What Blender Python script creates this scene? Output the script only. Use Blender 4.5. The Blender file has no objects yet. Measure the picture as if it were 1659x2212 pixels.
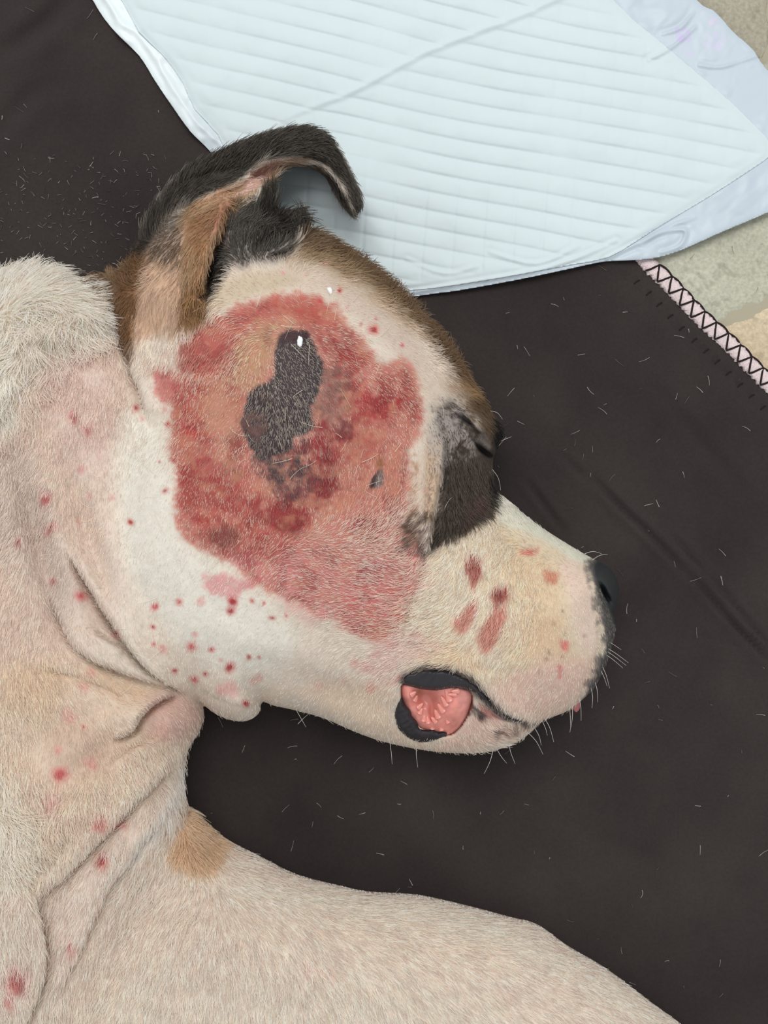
import bpy, math, random
import numpy as np

# ------------------------------------------------------------------ camera, light, exposure
sc = bpy.context.scene
K = 0.00025            # metres per unit; one unit is a quarter of a millimetre
DC = 2600.0            # camera height in units (0.65 m)
CX, CY = 829.5, 1106.0
cam_d = bpy.data.cameras.new('camera')
cam = bpy.data.objects.new('camera', cam_d)
sc.collection.objects.link(cam)
cam.location = (0, 0, DC*K)
cam_d.sensor_fit = 'VERTICAL'
cam_d.angle = 2*math.atan(1106.0/DC)
cam_d.clip_start = 0.01
sc.camera = cam
sc.view_settings.view_transform = 'Standard'
sc.view_settings.look = 'None'
sc.view_settings.exposure = 0.0
sc.view_settings.gamma = 1.0
sc.view_settings.use_curve_mapping = False
w = bpy.data.worlds.new('room_light'); sc.world = w; w.use_nodes = True
w.node_tree.nodes['Background'].inputs[0].default_value = (0.97, 1.0, 1.0, 1)
w.node_tree.nodes['Background'].inputs[1].default_value = 0.68
def area(name, loc, size, power, col=(1, 1, 1), aim=(0, 0, 0)):
    l = bpy.data.lights.new(name, 'AREA'); l.shape = 'RECTANGLE'; l.size = size[0]; l.size_y = size[1]
    l.energy = power; l.color = col
    o = bpy.data.objects.new(name, l); sc.collection.objects.link(o); o.location = loc
    import mathutils
    d = mathutils.Vector(aim) - mathutils.Vector(loc)
    o.rotation_euler = d.to_track_quat('-Z', 'Y').to_euler()
    return o
area('ceiling_lamp', (-0.05, 0.85, 2.0), (1.4, 1.0), 26.0, (1.0, 0.985, 0.96))
try:
    sc.cycles_curves.shape = 'RIBBONS'
    sc.cycles_curves.subdivisions = 2
except Exception:
    pass
sc.cycles.max_bounces = 16; sc.cycles.diffuse_bounces = 9; sc.cycles.transmission_bounces = 10

rng = np.random.default_rng(7)
random.seed(7)

# ------------------------------------------------------------------ helpers
def lin(c):
    c = np.asarray(c, float)/255.0
    return np.where(c <= 0.04045, c/12.92, ((c+0.055)/1.055)**2.4)

def P(x, y, z):
    """point of the place seen at column x, row y when it lies z units above the floor"""
    s = (DC-z)/DC*K
    return np.stack([(x-CX)*s, -(y-CY)*s, z*K + 0*x], -1)

def catmull(pts, closed=True, n=4):
    p = np.asarray(pts, float); m = len(p); out = []
    for i in range(m if closed else m-1):
        if closed: a, b, c, d = p[(i-1) % m], p[i], p[(i+1) % m], p[(i+2) % m]
        else: a, b, c, d = p[max(i-1, 0)], p[i], p[i+1], p[min(i+2, m-1)]
        for k in range(n):
            t = k/n
            out.append(0.5*((2*b)+(-a+c)*t+(2*a-5*b+4*c-d)*t*t+(-a+3*b-3*c+d)*t**3))
    if not closed: out.append(p[-1])
    return np.array(out)

def sdf_pts(poly, X, Y):
    """signed distance, positive inside"""
    d2 = np.full(X.shape, 1e12); ins = np.zeros(X.shape, bool)
    m = len(poly)
    for i in range(m):
        ax, ay = poly[i]; bx, by = poly[(i+1) % m]
        ex, ey = bx-ax, by-ay
        L = ex*ex+ey*ey
        if L < 1e-9: continue
        wx, wy = X-ax, Y-ay
        t = np.clip((wx*ex+wy*ey)/L, 0, 1)
        dx = wx-ex*t; dy = wy-ey*t
        np.minimum(d2, dx*dx+dy*dy, out=d2)
        if ey != 0:
            c = ((ay > Y) != (by > Y)) & (X < ex*(Y-ay)/ey+ax)
            ins ^= c
    d = np.sqrt(d2)
    return np.where(ins, d, -d)

def line_pts(line, X, Y):
    """distance, side (+ left of travel on screen with y down -> see use), parameter 0..1 along an open line"""
    d2 = np.full(X.shape, 1e12); side = np.zeros(X.shape); par = np.zeros(X.shape)
    seg = np.hypot(*(np.diff(line, axis=0).T)); cum = np.r_[0, np.cumsum(seg)]; T = cum[-1]
    for i in range(len(line)-1):
        ax, ay = line[i]; bx, by = line[i+1]
        ex, ey = bx-ax, by-ay; L = ex*ex+ey*ey
        wx, wy = X-ax, Y-ay
        t = np.clip((wx*ex+wy*ey)/L, 0, 1)
        dx = wx-ex*t; dy = wy-ey*t
        dd = dx*dx+dy*dy
        m = dd < d2
        d2 = np.where(m, dd, d2)
        side = np.where(m, np.sign(ex*wy-ey*wx), side)
        par = np.where(m, (cum[i]+t*seg[i])/T, par)
    return np.sqrt(d2), side, par

def sstep(a, b, x):
    t = np.clip((x-a)/(b-a), 0, 1); return t*t*(3-2*t)

def blur(A, r, it=2):
    for _ in range(it):
        for ax in (0, 1):
            B = np.apply_along_axis(lambda v: v, ax, A) if False else A
            pad = [(0, 0), (0, 0)]; pad[ax] = (r+1, r)
            C = np.cumsum(np.pad(B, pad, mode='edge'), axis=ax)
            n = A.shape[ax]
            hi = np.take(C, np.arange(2*r+1, 2*r+1+n), axis=ax)
            lo = np.take(C, np.arange(0, n), axis=ax)
            A = (hi-lo)/(2*r+1)
    return A

def bil(A, fx, fy):
    h, w_ = A.shape[:2]
    fx = np.clip(fx, 0, w_-1.001); fy = np.clip(fy, 0, h-1.001)
    ix = fx.astype(int); iy = fy.astype(int); tx = fx-ix; ty = fy-iy
    if A.ndim == 3: tx = tx[..., None]; ty = ty[..., None]
    return (A[iy, ix]*(1-tx)+A[iy, ix+1]*tx)*(1-ty)+(A[iy+1, ix]*(1-tx)+A[iy+1, ix+1]*tx)*ty

def vnoise(X, Y, s, seed, octv=3):
    """value noise about -1..1"""
    r = np.random.default_rng(seed); out = 0; amp = 1; tot = 0
    for o in range(octv):
        L = r.random((128, 128))
        u = X/s+17.3*o; v = Y/s+9.1*o
        iu = np.floor(u).astype(int); iv = np.floor(v).astype(int)
        fu = u-iu; fv = v-iv; fu = fu*fu*(3-2*fu); fv = fv*fv*(3-2*fv)
        a = L[iv % 128, iu % 128]; b = L[iv % 128, (iu+1) % 128]; c = L[(iv+1) % 128, iu % 128]; d = L[(iv+1) % 128, (iu+1) % 128]
        out = out+amp*((a*(1-fu)+b*fu)*(1-fv)+(c*(1-fu)+d*fu)*fv)
        tot += amp; amp *= 0.5; s *= 0.5
    return (out/tot-0.5)*2.4

class Grid:
    def __init__(s, x0, x1, y0, y1, st):
        s.x0, s.y0, s.st = x0, y0, st
        s.xs = np.arange(x0, x1+st, st, float); s.ys = np.arange(y0, y1+st, st, float)
        s.X, s.Y = np.meshgrid(s.xs, s.ys)
    def crop(s, poly, m):
        i0 = max(int((poly[:, 0].min()-m-s.x0)/s.st), 0); i1 = min(int((poly[:, 0].max()+m-s.x0)/s.st)+2, len(s.xs))
        j0 = max(int((poly[:, 1].min()-m-s.y0)/s.st), 0); j1 = min(int((poly[:, 1].max()+m-s.y0)/s.st)+2, len(s.ys))
        if i1 <= i0 or j1 <= j0: return None
        return (slice(j0, j1), slice(i0, i1))
    def samp(s, A, x, y): return bil(A, (x-s.x0)/s.st, (y-s.y0)/s.st)
    def sdf(s, poly):
        g = Grid(s.xs[0], s.xs[-1], s.ys[0], s.ys[-1], s.st*2)
        return bil(sdf_pts(poly, g.X, g.Y), (s.X-s.x0)/(2*s.st), (s.Y-s.y0)/(2*s.st))

def link(o, parent=None):
    sc.collection.objects.link(o)
    if parent is not None: o.parent = parent
    return o
def tag(o, label=None, cat=None, group=None, kind=None):
    if label: o['label'] = label
    if cat: o['category'] = cat
    if group: o['group'] = group
    if kind: o['kind'] = kind
    return o
def empty(name, loc=(0, 0, 0)):
    o = bpy.data.objects.new(name, None); o.empty_display_size = 0.02
    sc.collection.objects.link(o); o.location = loc
    return o
def mesh_obj(name, V, F, mat, parent=None, col=None, smooth=True):
    me = bpy.data.meshes.new(name)
    V = np.asarray(V, np.float32)
    if isinstance(F, np.ndarray):
        n = F.shape[1]
        me.vertices.add(len(V)); me.vertices.foreach_set('co', V.ravel())
        me.loops.add(F.size); me.loops.foreach_set('vertex_index', F.astype(np.int32).ravel())
        me.polygons.add(len(F)); me.polygons.foreach_set('loop_start', (np.arange(len(F))*n).astype(np.int32))
        me.update(calc_edges=True)
    else:
        me.from_pydata([tuple(v) for v in V], [], F)
    if smooth: me.polygons.foreach_set('use_smooth', [True]*len(me.polygons))
    if col is not None:
        a = me.color_attributes.new('tint', 'FLOAT_COLOR', 'POINT')
        c = np.ones((len(V), 4), np.float32); c[:, :3] = col
        a.data.foreach_set('color', c.ravel())
    me.materials.append(mat); me.validate(); me.update()
    o = bpy.data.objects.new(name, me)
    return link(o, parent)

def slab(name, g, D, zt, zb, mat, parent=None, col=None, pos=P):
    """closed solid over the grid cells where D>0; upper face zt, lower face zb; outline follows D=0 exactly"""
    ins = D > 0
    c = ins[:-1, :-1] | ins[1:, :-1] | ins[:-1, 1:] | ins[1:, 1:]
    gy, gx = np.gradient(D, g.st)
    n = np.hypot(gx, gy)+1e-6; n2 = np.maximum(n, 0.6)
    X = g.X.copy(); Y = g.Y.copy()
    out = ~ins
    sh = np.clip(D, -2.2*g.st, 0)
    X = np.where(out, X-gx/n*sh/n2, X); Y = np.where(out, Y-gy/n*sh/n2, Y)
    used = np.zeros(D.shape, bool)
    used[:-1, :-1] |= c; used[1:, :-1] |= c; used[:-1, 1:] |= c; used[1:, 1:] |= c
    top = np.full(D.shape, -1); idx = np.flatnonzero(used.ravel()); top.ravel()[idx] = np.arange(len(idx))
    bi = np.flatnonzero((used & ins).ravel()); bot = top.copy(); bot.ravel()[bi] = len(idx)+np.arange(len(bi))
    vt = pos(X.ravel()[idx], Y.ravel()[idx], zt.ravel()[idx])
    vb = pos(X.ravel()[bi], Y.ravel()[bi], zb.ravel()[bi])
    j, i = np.nonzero(c)
    Ft = np.stack([top[j, i], top[j+1, i], top[j+1, i+1], top[j, i+1]], -1)
    Fb = np.stack([bot[j, i], bot[j, i+1], bot[j+1, i+1], bot[j+1, i]], -1)
    # drop bottom cells whose four corners are all shared with the top
    V = np.concatenate([vt, vb]); F = np.concatenate([Ft, Fb])
    cc = None
    if col is not None:
        cf = col.reshape(-1, 3); cc = np.concatenate([cf[idx], cf[bi]])
    return mesh_obj(name, V, F, mat, parent, cc)

def tube_mesh(pts, rad, nseg=8, squash=1.0):
    """tube along pts (metres) with closed ends"""
    pts = np.asarray(pts, float); rad = np.broadcast_to(rad, len(pts))
    T = np.gradient(pts, axis=0); T /= np.linalg.norm(T, axis=1)[:, None]+1e-12
    up = np.array([0, 0, 1.0]); V = []; F = []
    for k, (p, t, r) in enumerate(zip(pts, T, rad)):
        a = np.cross(t, up); na = np.linalg.norm(a)
        a = np.array([1.0, 0, 0]) if na < 1e-3 else a/na
        b = np.cross(a, t)
        for q in range(nseg):
            th = 2*math.pi*q/nseg
            V.append(p+r*(math.cos(th)*a+math.sin(th)*b*squash))
    m = len(pts)
    for k in range(m-1):
        for q in range(nseg):
            q2 = (q+1) % nseg
            F.append((k*nseg+q, k*nseg+q2, (k+1)*nseg+q2, (k+1)*nseg+q))
    F.append(tuple(range(nseg))); F.append(tuple(reversed(range((m-1)*nseg, m*nseg))))
    return V, F

# ------------------------------------------------------------------ materials
def material(name, base=(0.5, 0.5, 0.5), rough=0.6, attr=None, spec=0.5, sss=0.0, sheen=0.0):
    m = bpy.data.materials.new(name); m.use_nodes = True
    nt = m.node_tree; b = nt.nodes['Principled BSDF']
    b.inputs['Base Color'].default_value = (*base, 1); b.inputs['Roughness'].default_value = rough
    b.inputs['Specular IOR Level'].default_value = spec
    if sss: b.inputs['Subsurface Weight'].default_value = sss; b.inputs['Subsurface Scale'].default_value = 0.002; b.inputs['Subsurface Radius'].default_value = (1, .4, .25)
    if sheen: b.inputs['Sheen Weight'].default_value = sheen
    out = b.inputs['Base Color']
    if attr:
        a = nt.nodes.new('ShaderNodeAttribute'); a.attribute_name = attr
        nt.links.new(a.outputs['Color'], out)
    return m
def add_bump(m, scale, strength, dist=0.0005, detail=6, kind='noise', stretch=None, colour=0.0):
    nt = m.node_tree; b = nt.nodes['Principled BSDF']
    tc = nt.nodes.new('ShaderNodeTexCoord'); src = tc.outputs['Object']
    if stretch:
        mp = nt.nodes.new('ShaderNodeMapping'); mp.inputs['Scale'].default_value = stretch[:3]
        mp.inputs['Rotation'].default_value = (0, 0, stretch[3])
        nt.links.new(src, mp.inputs[0]); src = mp.outputs[0]
    if kind == 'noise':
        n = nt.nodes.new('ShaderNodeTexNoise'); n.inputs['Scale'].default_value = scale; n.inputs['Detail'].default_value = detail
        val = n.outputs['Fac']
    else:
        n = nt.nodes.new('ShaderNodeTexVoronoi'); n.inputs['Scale'].default_value = scale; val = n.outputs['Distance']
    nt.links.new(src, n.inputs['Vector'])
    bp = nt.nodes.new('ShaderNodeBump'); bp.inputs['Strength'].default_value = strength; bp.inputs['Distance'].default_value = dist
    nt.links.new(val, bp.inputs['Height'])
    if b.inputs['Normal'].is_linked:
        nt.links.new(b.inputs['Normal'].links[0].from_socket, bp.inputs['Normal'])
    nt.links.new(bp.outputs[0], b.inputs['Normal'])
    if colour:
        mx = nt.nodes.new('ShaderNodeMix'); mx.data_type = 'RGBA'; mx.blend_type = 'MULTIPLY'; mx.inputs[0].default_value = 1.0
        mr = nt.nodes.new('ShaderNodeMapRange'); mr.inputs[3].default_value = 1-colour; mr.inputs[4].default_value = 1+colour
        mr.inputs[1].default_value = .3; mr.inputs[2].default_value = .7
        nt.links.new(val, mr.inputs[0])
        bi_ = b.inputs['Base Color']
        if bi_.is_linked: nt.links.new(bi_.links[0].from_socket, mx.inputs[6])
        else: mx.inputs[6].default_value = bi_.default_value
        nt.links.new(mr.outputs[0], mx.inputs[7]); nt.links.new(mx.outputs[2], bi_)
    return m

M_grout = add_bump(material('grout', lin((168, 160, 140)), 0.9), 300, .5)
M_tile = add_bump(add_bump(material('stone_tile', rough=0.75, attr='tint'), 45, .5, .0015, colour=.05), 600, .8, .0006, colour=.16)
M_suede = add_bump(add_bump(material('suede', lin((52, 46, 45)), 0.95, spec=.12, sheen=.12), 13, .12, .002, colour=.24), 700, .35, .0003, colour=.09)
M_fleece = add_bump(material('fleece', lin((224, 206, 206)), 0.95, spec=.1), 900, .9, .0008, colour=.12)
M_thread = add_bump(material('thread', lin((36, 26, 28)), 0.8, spec=.2), 3000, .4, .0002)
M_film = add_bump(material('pad_film', rough=.34, attr='tint', spec=.35), 60, .3, .001)
M_quilt = add_bump(add_bump(material('pad_quilt', rough=.55, attr='tint', spec=.25), 75, .45, .001, detail=4), 900, .12, .0002)
M_skin = add_bump(add_bump(material('dog_skin', rough=.55, attr='tint', spec=.3, sss=.12), 900, .45, .0004, detail=4), 240, .35, .0008)
M_fur = material('dog_fur', rough=.55, attr='strand', spec=.25)
_nt = M_fur.node_tree; _b = _nt.nodes['Principled BSDF']; _o = _nt.nodes['Material Output']
_tr = _nt.nodes.new('ShaderNodeBsdfTranslucent'); _mx = _nt.nodes.new('ShaderNodeMixShader'); _mx.inputs[0].default_value = .42
_nt.links.new(_b.inputs['Base Color'].links[0].from_socket, _tr.inputs[0])
_nt.links.new(_b.outputs[0], _mx.inputs[1]); _nt.links.new(_tr.outputs[0], _mx.inputs[2]); _nt.links.new(_mx.outputs[0], _o.inputs[0])
M_lip = add_bump(add_bump(material('lip_leather', lin((44, 42, 47)), .5, spec=.35), 170, .6, .0012, detail=3, stretch=(1, .3, 1, 0.5)), 900, .3, .0003)
M_gum = add_bump(material('gum', rough=.22, attr='tint', spec=.6, sss=.3), 260, .3, .0006)
M_hairw = material('white_hair', lin((215, 210, 205)), .5)
M_wax = add_bump(material('lint', lin((235, 238, 240)), .7), 1200, .6, .0003)

# ------------------------------------------------------------------ floor tiles
def quad_plane(name, x0, x1, y0, y1, z, mat):
    return mesh_obj(name, [(x0, y0, z), (x1, y0, z), (x1, y1, z), (x0, y1, z)], [(0, 1, 2, 3)], mat, smooth=False)
floor = quad_plane('floor', -1.2, 1.2, -1.2, 1.2, -0.0015, M_grout); tag(floor, kind='structure')
def tile(poly, c0, c1, seed):
    """stone tile: uneven outline and cleft face, laid in the floor"""
    r = np.random.default_rng(seed)
    p = np.array(poly, float)
    # resample edges with a wobble
    q = []
    for i in range(len(p)):
        a, b = p[i], p[(i+1) % len(p)]; n = max(int(np.hypot(*(b-a))/35), 1)
        for k in range(n):
            q.append(a+(b-a)*k/n+(r.normal(0, 2.2, 2) if k else 0))
    q = np.array(q)
    x0, y0 = q.min(0)-10; x1, y1 = q.max(0)+10
    g = Grid(x0, x1, y0, y1, 9)
    D = sdf_pts(q, g.X, g.Y)
    zt = -3+2.5*vnoise(g.X, g.Y, 160, seed+1, 4)-5*np.exp(-np.maximum(D, 0)/5)
    v = vnoise(g.X+60*vnoise(g.X, g.Y, 90, seed+5), g.Y, 210, seed+2, 5)
    m = np.clip(v*.6+.5, 0, 1)[..., None]
    col = lin(c0)*(1-m)+lin(c1)*m
    for k in range(5):  # dark natural veins
        vn = np.abs(vnoise(g.X*.8+g.Y*.35, g.Y*.6-g.X*.2, 150, seed+20+k, 4))
        col = col*(1-.28*np.exp(-(vn/.012)**2)[..., None])
        zt = zt-1.5*np.exp(-(vn/.02)**2)
    return slab('tile', g, D, zt, np.full(D.shape, -16.0), M_tile, floor, col)
tile([(-60, -420), (900, -420), (1672, -420), (1660, 100), (1650, 128), (1476, 217), (1300, 330), (900, 500), (-60, 500)], (158, 152, 135), (180, 173, 154), 3)
tile([(1657, 130), (1676, -420), (2500, -420), (2500, 310), (1900, 560), (1659, 655), (1576, 691), (1300, 803), (1250, 380), (1480, 222)], (172, 171, 153), (194, 191, 174), 14)
tile([(1305, 806), (1578, 695), (1661, 659), (1905, 568), (2500, 320), (2500, 1700), (1900, 1500)], (184, 166, 136), (208, 190, 162), 25)

# ------------------------------------------------------------------ blanket
edge = catmull([(300, -640), (760, -80), (1180, 350), (1380, 566), (1430, 615), (1500, 690), (1560, 745), (1620, 806), (1659, 845), (1900, 1090), (2350, 1560)], False, 4)
bl_poly = np.concatenate([[(-900, -640)], edge, [(2350, 2900), (-900, 2900)]])
gb = Grid(-910, 2360, -650, 2910, 9)
Db = gb.sdf(bl_poly)
zb_t = 15+2.0*vnoise(gb.X, gb.Y, 260, 41, 3)
creases = [([(1270, 1020), (1340, 1095), (1400, 1150), (1460, 1215), (1490, 1250)], 7, 7), ([(1490, 1240), (1560, 1320), (1610, 1375), (1680, 1440)], 7, 7),
           ([(1455, 1160), (1520, 1235)], 4, 6), ([(1135, 1035), (1190, 1110), (1220, 1150)], 5, 7), ([(1530, 1240), (1640, 1370), (1700, 1450)], 4, 6),
           ([(1210, 980), (1290, 1060)], 3, 7), ([(700, 1990), (1000, 2020), (1200, 2060)], 3, 20), ([(1400, 820), (1620, 1080)], 2.5, 14),
           ([(0, 120), (110, 40), (160, -30)], 7, 22), ([(1180, 1760), (1500, 1900)], 2, 20), ([(-40, 330), (60, 210), (120, 190)], 4, 20)]
for ln, a, wd in creases:
    ln = catmull(ln, False, 3); c = gb.crop(ln, 60)
    d, s_, par = line_pts(ln, gb.X[c], gb.Y[c])
    tp = np.sin(np.pi*np.clip(par, .02, .98))**.5
    zb_t[c] += 1.7*a*tp*(-np.exp(-(d/wd)**2)+.55*np.exp(-((d-1.8*wd)/(1.2*wd))**2))
for (hx, hy) in [(1352, 598), (1379, 628), (1405, 652), (1432, 680), (1460, 706), (1487, 727), (1513, 750), (1541, 778), (1566, 800), (1595, 823), (1625, 850)]:
    zb_t -= 6*np.exp(-(((gb.X-hx)+(gb.Y-hy))**2/70.+((gb.X-hx)-(gb.Y-hy))**2/500.))
zb_t = zb_t-9*np.exp(-np.maximum(Db, 0)/9)
blanket = slab('suede_blanket', gb, Db, zb_t, np.full(Db.shape, 2.0), M_suede)
tag(blanket, 'dark brown suede blanket with pinkish fleece edge spread under the dog', 'blanket')

# fleece lining showing along the edge
seg = np.hypot(*np.diff(edge, axis=0).T); cum = np.r_[0, np.cumsum(seg)]
s_start0 = float(np.interp(1396, edge[:, 0], cum))
def edge_at(s, off=0):
    x = np.interp(s, cum, edge[:, 0]); y = np.interp(s, cum, edge[:, 1])
    x2 = np.interp(s+4, cum, edge[:, 0]); y2 = np.interp(s+4, cum, edge[:, 1])
    tx, ty = x2-x, y2-y; n = np.hypot(tx, ty)+1e-9
    return x+ty/n*off, y-tx/n*off
ss = np.arange(s_start0-30, cum[-1]-10, 5.0); prof = np.linspace(0, 2*np.pi, 15)[:-1]
V = []; F = []
for k, s in enumerate(ss):
    for q, th in enumerate(prof):
        bump = 1+.14*math.sin(s*.47+q*1.7)+.10*math.sin(s*.83+q*2.9)+.08*random.uniform(-1, 1)
        off = 12+17*math.cos(th)*bump; z = 8.5+8.5*math.sin(th)*bump
        x, y = edge_at(s, off)
        V.append(P(np.float64(x), np.float64(y), z))
n = len(prof)
for k in range(len(ss)-1):
    for q in range(n):
        q2 = (q+1) % n; F.append((k*n+q, k*n+q2, (k+1)*n+q2, (k+1)*n+q))
lining = mesh_obj('fleece_lining', V, F, M_fleece, blanket); lining['label'] = 'pinkish white fleece lining along the blanket edge'
# overlock stitches
s_start = float(np.interp(1396, edge[:, 0], cum)); pitch = 35.0
holes = []
for k in range(0, 20):
    s = s_start+k*pitch
    def pt(sv, off, z):
        x, y = edge_at(sv, off); return P(np.float64(x), np.float64(y), z)
    a = [pt(s, -3, 16.5), pt(s+5, 6, 18.5), pt(s+10, 18, 17.5), pt(s+14, 28, 12)]
    b = [pt(s+14, 28, 12), pt(s+22, 16, 18), pt(s+28, 8, 18.5), pt(s+34, -1, 17)]
    c_ = [pt(s+14, 28, 12), pt(s+25, 31, 11), pt(s+37, 31, 11), pt(s+14+pitch, 28, 12)]
    for crv in (a, b, c_):
        crv = catmull(crv, False, 3)
        Vv, Ff = tube_mesh(crv, 2.1*K, 6)
        mesh_obj('stitch', Vv, Ff, M_thread, blanket)
    x, y = edge_at(s+6, -26); x2, y2 = edge_at(s+6, -38)
    zz = float(gb.samp(zb_t, np.array([x]), np.array([y]))[0])+1.0
    Vv, Ff = tube_mesh([P(np.float64(x), np.float64(y), zz), P(np.float64((x+x2)/2-1), np.float64((y+y2)/2-2), zz+1.5), P(np.float64(x2-3), np.float64(y2), zz)], 1.5*K, 6)
    mesh_obj('thread_end', Vv, Ff, M_thread, blanket)

# ------------------------------------------------------------------ training pad
pad = empty('puppy_pad', (0.05, 0.25, 0.004))
pad_poly = catmull([(120, -160), (200, 0), (245, 65), (300, 120), (335, 175), (372, 230), (412, 285), (458, 332), (530, 430), (620, 560), (760, 640), (880, 641), (940, 634),
                    (1000, 626), (1120, 604), (1220, 583), (1300, 566), (1350, 563), (1412, 558), (1470, 541), (1560, 501), (1620, 476), (1700, 440), (1790, 395), (1830, 330), (1760, 240), (1659, 152),
                    (1625, 105), (1585, 70), (1545, 25), (1500, -5), (1380, -160)], True, 4)
gp = Grid(110, 1850, -165, 660, 3)
Dp = gp.sdf(pad_poly)
Xp, Yp = gp.X, gp.Y
edge_side = sdf_pts(np.array([(1385, 560), (1800, 975), (2600, 900), (2600, -900), (160, -900), (900, 60)]), Xp, Yp)
floorish = sstep(15, 200, -edge_side) if False else sstep(25, 220, edge_side)       # beyond the blanket edge the pad sinks to the tiles
base_p = 30*(1-floorish)+28*floorish
seam = catmull([(470, 345), (560, 300), (640, 252), (760, 205), (850, 157), (925, 118), (1040, 72), (1130, 38), (1215, -2), (1300, -50), (1500, -160)], False, 4)
ds, sd, _ = line_pts(seam, Xp, Yp)
sgn = ds*sd   # sign tells the two sides
zp = base_p+4.0*vnoise(Xp, Yp, 190, 61, 3)+1.3*vnoise(Xp, Yp, 50, 62, 3)
upper = sstep(-3, 3, -sgn); seamfade = 1-np.exp(-(ds/12)**2)*fade if False else 1
fade = sstep(520, 760, Xp)
zp += fade*(4.5*np.exp(-((sgn+6)/8.)**2)+3.5*sstep(26, -14, sgn))
# embossed grid: two families of pressed lines
def fam(nx, ny, sp, ph, wob, seed):
    u = (Xp*nx+Yp*ny)/sp+ph+wob*vnoise(Xp, Yp, 330, seed, 2)
    return np.abs(u-np.round(u))*sp, u
a1 = np.where(upper > .5, .245, .185)
n1 = np.hypot(a1, 1)
dA, uA = fam(-a1/n1, 1/n1, 41.0, .2, .22, 71)
dBf, uB = fam(math.cos(.08), math.sin(.08), 64.0, .1, .16, 72)
core_poly = catmull([(150, -150), (262, 0), (300, 70), (352, 120), (395, 180), (420, 235), (470, 290), (500, 350), (600, 520), (760, 624), (880, 628), (1000, 614), (1130, 592), (1235, 572), (1315, 556), (1370, 524), (1450, 474), (1540, 420),
                     (1650, 348), (1664, 330), (1655, 296), (1570, 212), (1500, 152), (1410, 76), (1325, 0), (1230, -150)], True, 2)
Dc = gp.sdf(core_poly)
strA = (.5+.5*vnoise(Xp, Yp, 120, 73, 2))*(.45+.55*sstep(480, 800, Xp)); strB = .14+.22*vnoise(Xp, Yp, 110, 74, 2)
low = sstep(330, 470, Yp)*(1-sstep(1150, 1300, Xp))
strB = np.clip(strB+.45*low, .1, 1); strA = np.clip(strA, .12, 1)
quilt = -3.6*strA*np.exp(-(dA/3.2)**2)-2.8*strB*np.exp(-(dBf/3.2)**2)+2.2*np.sin(np.pi*np.clip(dA/20, 0, 1)/1.0*.5)+1.0*np.sin(np.pi*.5*np.clip(dBf/28, 0, 1))
inner = sstep(8, 40, Dc)
# crumpled left hem
hem = sstep(75, 10, Dp)*sstep(560, 430, Xp)
ang = Xp*.94+Yp*.34
zp += hem*(9.0*np.maximum(vnoise(Xp*.9-Yp*.5, Yp*.55+Xp*.5, 44, 80, 3), -.4)+6.0*np.exp(-((Dp-26-6*vnoise(Xp, Yp, 60, 81))/7)**2))
# wrinkles on the clear film at the right
film_w = sstep(6, -8, Dc)*sstep(900, 1200, Xp)
zp += film_w*(2.2*vnoise(Xp*.5+Yp*.5, (Yp-Xp)*.18, 26, 82, 3)+1.5*vnoise(Xp, Yp, 40, 83, 2))
for ln, a_ in (([(1310, 558), (1390, 520), (1440, 500), (1480, 498), (1470, 530), (1430, 545)], 4.5), ([(1385, 530), (1430, 497), (1500, 470)], 3.5), ([(1400, 130), (1455, 100), (1500, 60)], 5), ([(1430, 75), (1470, 60), (1500, 25)], 4), ([(1510, 140), (1560, 145), (1640, 118)], 4),
               ([(860, 636), (1000, 612), (1130, 590), (1240, 560), (1330, 520)], 3.5), ([(1060, 545), (1160, 570), (1250, 530)], 2.5), ([(880, 560), (960, 590), (1030, 575)], 2)):
    ln = catmull(ln, False, 4); c = gp.crop(ln, 40)
    d, s_, par = line_pts(ln, Xp[c], Yp[c])
    zp[c] += a_*np.exp(-(d/4.5)**2)*np.sin(np.pi*np.clip(par, .03, .97))**.4-a_*.5*np.exp(-((d-8)/5)**2)
zp += 8*np.exp(-(((Xp-1090)/190)**2+((Yp-600)/50)**2))     # lifted lower hem
zp = np.maximum(zp, 27.0)+55*np.exp(-(((Xp-705)/100)**2+((Yp-405)/85)**2))  # swell added inside the ear curl to lessen the shade there
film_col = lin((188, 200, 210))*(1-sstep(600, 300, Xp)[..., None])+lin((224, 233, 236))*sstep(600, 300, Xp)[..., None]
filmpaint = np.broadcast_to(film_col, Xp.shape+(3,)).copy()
def paw(x, y, s, rot, al, col):
    for (dx, dy, rx, ry) in ((0, .1, .52, .42), (-.78, -.25, .2, .28), (-.32, -.72, .2, .3), (.25, -.78, .2, .3), (.74, -.3, .2, .28)):
        cx_ = x+s*(dx*math.cos(rot)-dy*math.sin(rot)); cy_ = y+s*(dx*math.sin(rot)+dy*math.cos(rot))
        u = (Xp-cx_)*math.cos(rot)+(Yp-cy_)*math.sin(rot); v = -(Xp-cx_)*math.sin(rot)+(Yp-cy_)*math.cos(rot)
        d = np.hypot(u/(rx*s), v/(ry*s))
        m = (al*sstep(1.15, .85, d))[..., None]
        filmpaint[:] = filmpaint*(1-m)+lin(col)*m
paw(1472, 80, 22, .7, .75, (196, 184, 222)); paw(1548, 96, 26, -.4, .5, (205, 196, 226)); paw(1538, 48, 15, 1.2, .45, (214, 190, 226)); paw(1490, 116, 14, .2, .4, (200, 190, 224))
paw(1445, -70, 24, .5, .7, (196, 184, 222)); paw(1760, 330, 24, .5, .6, (196, 184, 222))
film_z = zp-1.5-3.0*np.exp(-np.maximum(Dp, 0)/4)
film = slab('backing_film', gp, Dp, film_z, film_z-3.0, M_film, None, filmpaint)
film.parent = pad; film.matrix_parent_inverse.identity(); film.location = tuple(-v for v in pad.location)
film['label'] = 'smooth bluish film border with lilac paw prints'
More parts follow.
